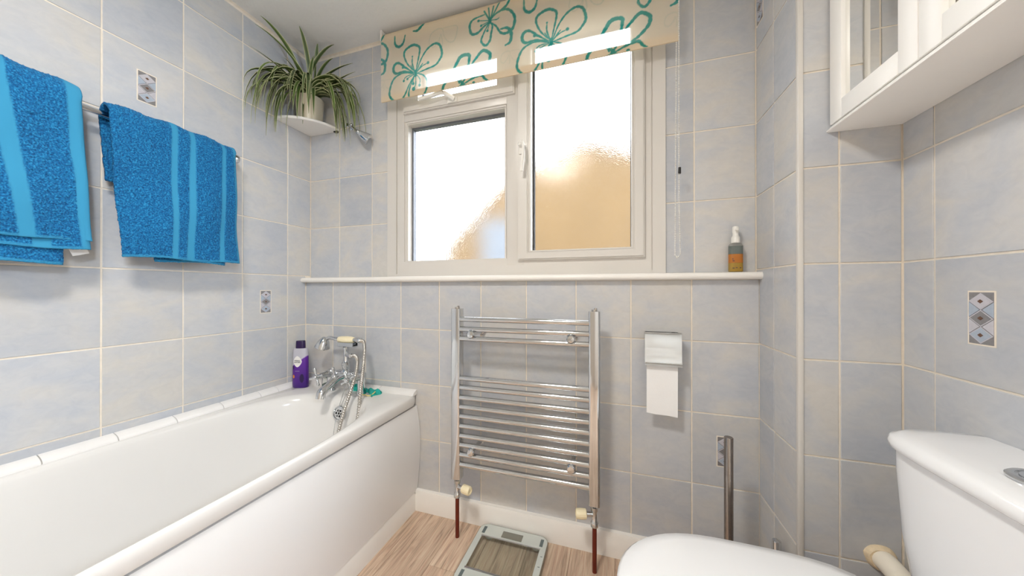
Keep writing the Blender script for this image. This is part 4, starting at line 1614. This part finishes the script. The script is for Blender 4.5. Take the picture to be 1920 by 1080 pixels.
for s, x in ((1, -.599), (-1, -.0655)):
    bm = B()
    lathe(bm, [(.009, 0), (.009, -.008), (.0135, -.010), (.0135, -.022), (.010, -.025), (.0095, -.058), (.012, -.062), (.014, -.066), (.014, -.078), (.010, -.082)], (x, RY, .24), (0, 0, 1), 18)
    d = Vector((s, -.25, 0)).normalized()
    cyl(bm, Vector((x, RY, .203)), Vector((x, RY, .203)) + d * .032, .0085, 14)
    vb = obj('valve', bm, 'chrome', rad)
    bm = B()
    c = Vector((x, RY, .203)) + d * .028
    nf = 28
    rs = []
    q_ = Vector((0, 0, 1)).rotation_difference(d)
    for r, h in ((.013, 0), (.0165, .002), (.0172, .02), (.0165, .034), (.014, .037), (.0095, .037), (.0085, .033)):
        rs.append([c + q_ @ Vector(((r - .0009 * (i % 2)) * math.cos(2 * PI * i / nf), (r - .0009 * (i % 2)) * math.sin(2 * PI * i / nf), h)) for i in range(nf)])
    rings(bm, rs)
    kb = obj('valve_cap', bm, 'ivory', vb)
    bm = B()
    cyl(bm, (x, RY, .160), (x, RY, .0003), .0078, 16)
    obj('feed_pipe', bm, 'copper', rad)

# ------------------------------------------------------------------ toilet roll holder, roll
hx0, hx1 = .102, .218
hol = thing('toilet_roll_holder', 'chrome toilet roll holder with flap on the window wall', 'roll holder', (.16, D, .78))
secs = []
for x in (hx0, hx1):
    fl_p = [(D - .052, 0.8435), (D - .058, 0.8445), (D - .061, 0.8400), (D - .063, 0.7750), (D - .066, 0.7470), (D - .071, 0.7355), (D - .073, 0.7315)]
    secs.append([(x, y, z) for y, z in fl_p] + [(x, y + .0018, z - .0004) for y, z in reversed(fl_p)])
obj('flap', rings(B(), secs), 'chrome', hol, 50)
bm = B()
for x in (hx0 + .003, hx1 - .005):
    prism(bm, [(D - .0005, .84), (D - .051, .842), (D - .053, .825), (D - .042, .79), (D - .0005, .78)], x, x + .002, 'x')
box(bm, hx0 + .003, hx1 - .003, D - .0025, D - .0003, .78, .84)
obj('bracket', bm, 'chrome', hol)
bm = B()
cyl(bm, (hx0 + .0055, D - .029, .806), (hx1 - .0055, D - .029, .806), .006, 14)
obj('spindle', bm, 'chrome', hol)
rl = thing('toilet_roll', 'nearly used up white toilet roll hanging from the chrome holder', 'toilet roll', (.156, D - .029, .70))
bm = B()
rc = (.108, D - .031, .8055)
lathe(bm, [(.0195, 0), (.0255, 0), (.0255, .098), (.0195, .098), (.0195, 0)], rc, (1, 0, 0), 32, False, False)
obj('roll', bm, 'paper', rl)
secs = []
for x in (.108, .1375, .1765, .206):
    e = (x - .108) * -.05
    lft = [(D - .0575, .815), (D - .0580, .765), (D - .0585, .68), (D - .0575, .60), (D - .056, .563 + e + .0015 * math.sin(x * 300))]
    secs.append([(x, y, z) for y, z in lft] + [(x, y + .0007, z) for y, z in reversed(lft)])
obj('paper_tail', rings(B(), secs), 'paper', rl)

# ------------------------------------------------------------------ mirror cabinet
CX = .522
cb = thing('mirror_cabinet', 'white bathroom cabinet with mirrored doors high on the right wall', 'cabinet', (.6, .77, 1.37))
Y1, Y0 = 1.024, .524
ZB, ZT = 1.3925, 2.0
bm = B()
box(bm, CX + .019, XR - .001, Y0, Y1, ZB + .014, ZT, bev=.001)
obj('carcass', bm, 'cabinet', cb)
rgs = []
for y in (Y0 - .004, Y1 + .004):
    rgs.append([(XR - .001, y, ZB), (CX - .0005, y, ZB), (CX - .004, y, ZB + .0015), (CX - .0045, y, ZB + .004), (CX - .001, y, ZB + .007), (CX + .002, y, ZB + .010), (CX + .004, y, ZB + .0138), (XR - .001, y, ZB + .0138)])
obj('base_moulding', rings(B(), rgs), 'cabinet', cb)


def door(y0, y1, lab):
    """framed mirror door in the plane x = CX; y0 < y1"""
    bm = B()
    st_, rl_ = .043, .045
    z0, z1 = ZB + .016, ZT
    for a in ((y0, y0 + st_, z0, z1), (y1 - st_, y1, z0, z1), (y0 + st_, y1 - st_, z0, z0 + rl_), (y0 + st_, y1 - st_, z1 - rl_, z1)):
        box(bm, CX, CX + .018, a[0] + .0003, a[1] - .0003, a[2], a[3], bev=.0012)
    d = obj('door', bm, 'cabinet', cb)
    obj('mirror', bx(CX + .009, CX + .0125, y0 + st_ - .003, y1 - st_ + .003, z0 + rl_ - .003, z1 - rl_ + .003), 'mirror', d)
    return d


d1 = door(.7745, Y1 - .001, '')
d2 = door(Y0 + .001, .7725, '')
for d, y in ((d1, .794), (d2, .752)):
    bm = B()
    lathe(bm, [(.006, 0), (.005, .008), (.009, .014), (.010, .02), (.006, .024), (.0001, .025)], (CX, y, 1.68), (-1, 0, 0), 20)
    obj('knob', bm, 'chrome', d)

# ------------------------------------------------------------------ toilet
TY = .674
to = thing('toilet', 'white close coupled toilet against the right wall', 'toilet', (.35, TY, 0))


def dplan(xf, xb, hw, z, ex=3.0, n=48):
    """cistern plan: flat back at xb, bowed front at xf"""
    pts = []
    for i in range(n):
        t = PI / 2 + PI * i / (n - 1)
        c, s = math.cos(t), math.sin(t)
        k = (abs(c) ** ex + abs(s) ** ex) ** (-1 / ex)
        pts.append((xb + (xb - xf) * c * k, TY + hw * s * k, z))
    return pts


XB = XR - .001
bm = rings(B(), [dplan(.548, XB, .150, .36, 5), dplan(.533, XB, .166, .385, 5), dplan(.520, XB, .180, .52, 5.5), dplan(.5165, XB, .186, .64, 6), dplan(.516, XB, .187, .684, 6)])
obj('cistern', bm, 'ceramic', to, 50)
bm = rings(B(), [dplan(.508, XB, .191, .686, 5), dplan(.503, XB, .196, .690, 5), dplan(.502, XB, .197, .699, 5), dplan(.505, XB, .194, .708, 5), dplan(.514, XB, .186, .7145, 4.5), dplan(.535, XB, .165, .7175, 4), dplan(.57, XB, .12, .719, 3)])
lid = obj('cistern_lid', bm, 'ceramic', to, 60)
bm = B()
lathe(bm, [(.036, 0), (.036, .003), (.033, .0055), (.027, .0055), (.0265, .0035), (.024, .0035), (.0235, .0055), (.0001, .006)], (.585, TY - .012, .7188), (0, 0, 1), 36)
fb = obj('flush_button', bm, 'chrome', lid)
obj('button_split', bx(.5845, .5855, TY - .036, TY + .012, .7243, .7252), 'steel', fb)


def eplan(xt, xb, hw, z, n=56, ex=2.3):
    """seat plan: rounded tip at xt, squarer at the hinge xb"""
    xm = xt + hw * 1.25
    pts = []
    for i in range(n):
        t = 2 * PI * i / n
        c, s = math.cos(t), math.sin(t)
        e = ex if c < 0 else 4.5
        k = (abs(c) ** e + abs(s) ** e) ** (-1 / e)
        a = (xm - xt) if c < 0 else (xb - xm)
        pts.append((xm + a * c * k, TY + hw * s * k, z))
    return pts


bm = rings(B(), [eplan(.12, .50, .10, 0), eplan(.12, .50, .10, .02), eplan(.115, .52, .10, .10), eplan(.085, .55, .115, .20), eplan(.04, .56, .155, .31), eplan(.018, .56, .178, .37), eplan(.014, .56, .18, .380), eplan(.02, .56, .174, .383)])
obj('pan', bm, 'ceramic', to, 60)
bm = rings(B(), [eplan(.012, .505, .184, .384), eplan(.008, .505, .188, .388), eplan(.008, .505, .188, .395), eplan(.012, .505, .184, .399)])
obj('seat', bm, 'white_plastic', to, 60)
bm = rings(B(), [eplan(.010, .50, .186, .3995), eplan(.005, .502, .191, .403), eplan(.005, .502, .191, .410), eplan(.012, .50, .184, .417), eplan(.04, .48, .158, .4225), eplan(.12, .42, .09, .425)])
obj('lid', bm, 'ceramic', to, 60)
for s in (-1, 1):
    bm = B()
    cyl(bm, (.487, TY + s * .075 - .012, .406), (.487, TY + s * .075 + .012, .406), .011, 14)
    obj('hinge', bm, 'chrome', to)

# waste pipe from the duct to the back of the cistern
pp = thing('overflow_pipe', 'stubby cream plastic pipe sealed into the tiles beside the cistern', 'pipe', (.62, YD, .33))
pts = catmull([(.622, YD + .004, .336), (.626, YD - .02, .334), (.632, YD - .06, .322), (.638, YD - .11, .30), (.640, YD - .16, .285), (.640, YD - .2, .28)], 6)
obj('pipe', tube(B(), pts, .0232, 18), 'cream_pipe', pp)
bm = B()
rs = []
for r, h in ((.031, .0), (.030, .004), (.027, .008), (.0245, .011), (.023, .010)):
    rs.append([(.622 + r * (1 + .05 * math.sin(i * .72) + .03 * math.sin(i * 1.7)) * math.cos(2 * PI * i / 26), YD - .0003 - h, .336 + r * (1 + .05 * math.sin(i * .72)) * math.sin(2 * PI * i / 26)) for i in range(26)])
rings(bm, rs)
obj('sealant_collar', bm, 'sealant', pp)

# toilet brush: handle tube rising behind the toilet
tb = thing('toilet_brush', 'tall brushed steel toilet brush behind the toilet', 'toilet brush', (.322, 1.1, 0))
bm = B()
lathe(bm, [(.0118, 0), (.0118, .386), (.0108, .387), (.0098, .3865), (.0001, .3855)], (.322, 1.1, .17), (0, 0, 1), 24)
obj('handle', bm, 'dark_steel', tb, 50)
bm = B()
lathe(bm, [(.05, 0), (.052, .003), (.052, .19), (.048, .193), (.014, .196), (.0125, .20), (.0125, .2005)], (.322, 1.1, .0005), (0, 0, 1), 32)
obj('canister', bm, 'steel', tb)
sp2 = thing('steel_post', 'short steel rod standing in the corner by the duct, behind the toilet', 'rod', (.436, 1.09, 0))
bm = B()
lathe(bm, [(.0112, .006), (.0112, .284), (.0102, .287), (.0001, .2875)], (.436, 1.09, 0), (0, 0, 1), 18)
obj('rod', bm, 'chrome', sp2, 50)
bm = B()
lathe(bm, [(.022, .0005), (.022, .004), (.014, .007), (.0001, .0072)], (.436, 1.09, 0), (0, 0, 1), 24)
obj('foot', bm, 'chrome', sp2)

# ------------------------------------------------------------------ bathroom scale
sc = thing('bathroom_scale', 'square glass bathroom scale on the floor below the radiator', 'scale', (-.378, 1.10, 0))
SX0, SX1, SY0, SY1 = -.522, -.238, .958, 1.245


def rrect(x0, x1, y0, y1, r, z, k=7):
    pts = []
    for cx, cy, a0 in ((x1 - r, y1 - r, 0), (x0 + r, y1 - r, PI / 2), (x0 + r, y0 + r, PI), (x1 - r, y0 + r, 1.5 * PI)):
        for i in range(k):
            a = a0 + PI / 2 * i / (k - 1)
            pts.append((cx + r * math.cos(a), cy + r * math.sin(a), z))
    return pts


GZ = .018
obj('glass_plate', rings(B(), [rrect(SX0, SX1, SY0, SY1, .035, GZ), rrect(SX0, SX1, SY0, SY1, .035, GZ + .005), rrect(SX0 + .001, SX1 - .001, SY0 + .001, SY1 - .001, .034, GZ + .006)]), 'clear_glass', sc)
# silver printed border under the glass
bm = B()
o_ = rrect(SX0 + .004, SX1 - .004, SY0 + .004, SY1 - .004, .032, GZ + .0061)
i_ = rrect(SX0 + .026, SX1 - .026, SY0 + .066, SY1 - .066, .004, GZ + .0061)
vo = [[bm.verts.new((p[0], p[1], p[2] + dz)) for p in ring] for ring in (o_, i_) for dz in (0, .0006)]
m_ = len(o_)
for i in range(m_):
    j = (i + 1) % m_
    bm.faces.new((vo[0][i], vo[0][j], vo[2][j], vo[2][i]))
    bm.faces.new((vo[1][i], vo[1][j], vo[3][j], vo[3][i]))
    bm.faces.new((vo[0][i], vo[0][j], vo[1][j], vo[1][i]))
    bm.faces.new((vo[2][i], vo[2][j], vo[3][j], vo[3][i]))
bd = obj('silver_border', bm, 'silver', sc)
for y in (SY1 - .067, SY0 + .067):
    obj('silver_bar', bx(SX0 + .024, SX1 - .024, y - .004, y + .004, GZ + .0062, GZ + .0085, bev=.0008), 'chrome', sc)
obj('display', bx(-.421, -.339, 1.189, 1.222, GZ + .0068, GZ + .0078, bev=.0004), 'lcd', sc)
for x in (SX0 + .019, SX1 - .031):
    for y in (SY1 - .055, SY0 + .02):
        obj('sensor_pad', bx(x, x + .012, y, y + .036, GZ + .0068, GZ + .0073), 'slate', sc)
for x in (SX0 + .045, SX1 - .045):
    for y in (SY1 - .035, SY0 + .035):
        bm = B()
        lathe(bm, [(.016, .0003), (.017, .002), (.017, .014), (.013, .0165)], (x, y, 0), (0, 0, 1), 20)
        obj('foot', bm, 'silver', sc)
bm = B()
for k_, y in enumerate((1.10, 1.145, 1.055, 1.01)):
    box(bm, SX1 - .0165, SX1 - .0095, y, y + .0022, GZ + .0068, GZ + .0072)
obj('weight_marks', bm, 'slate', sc)
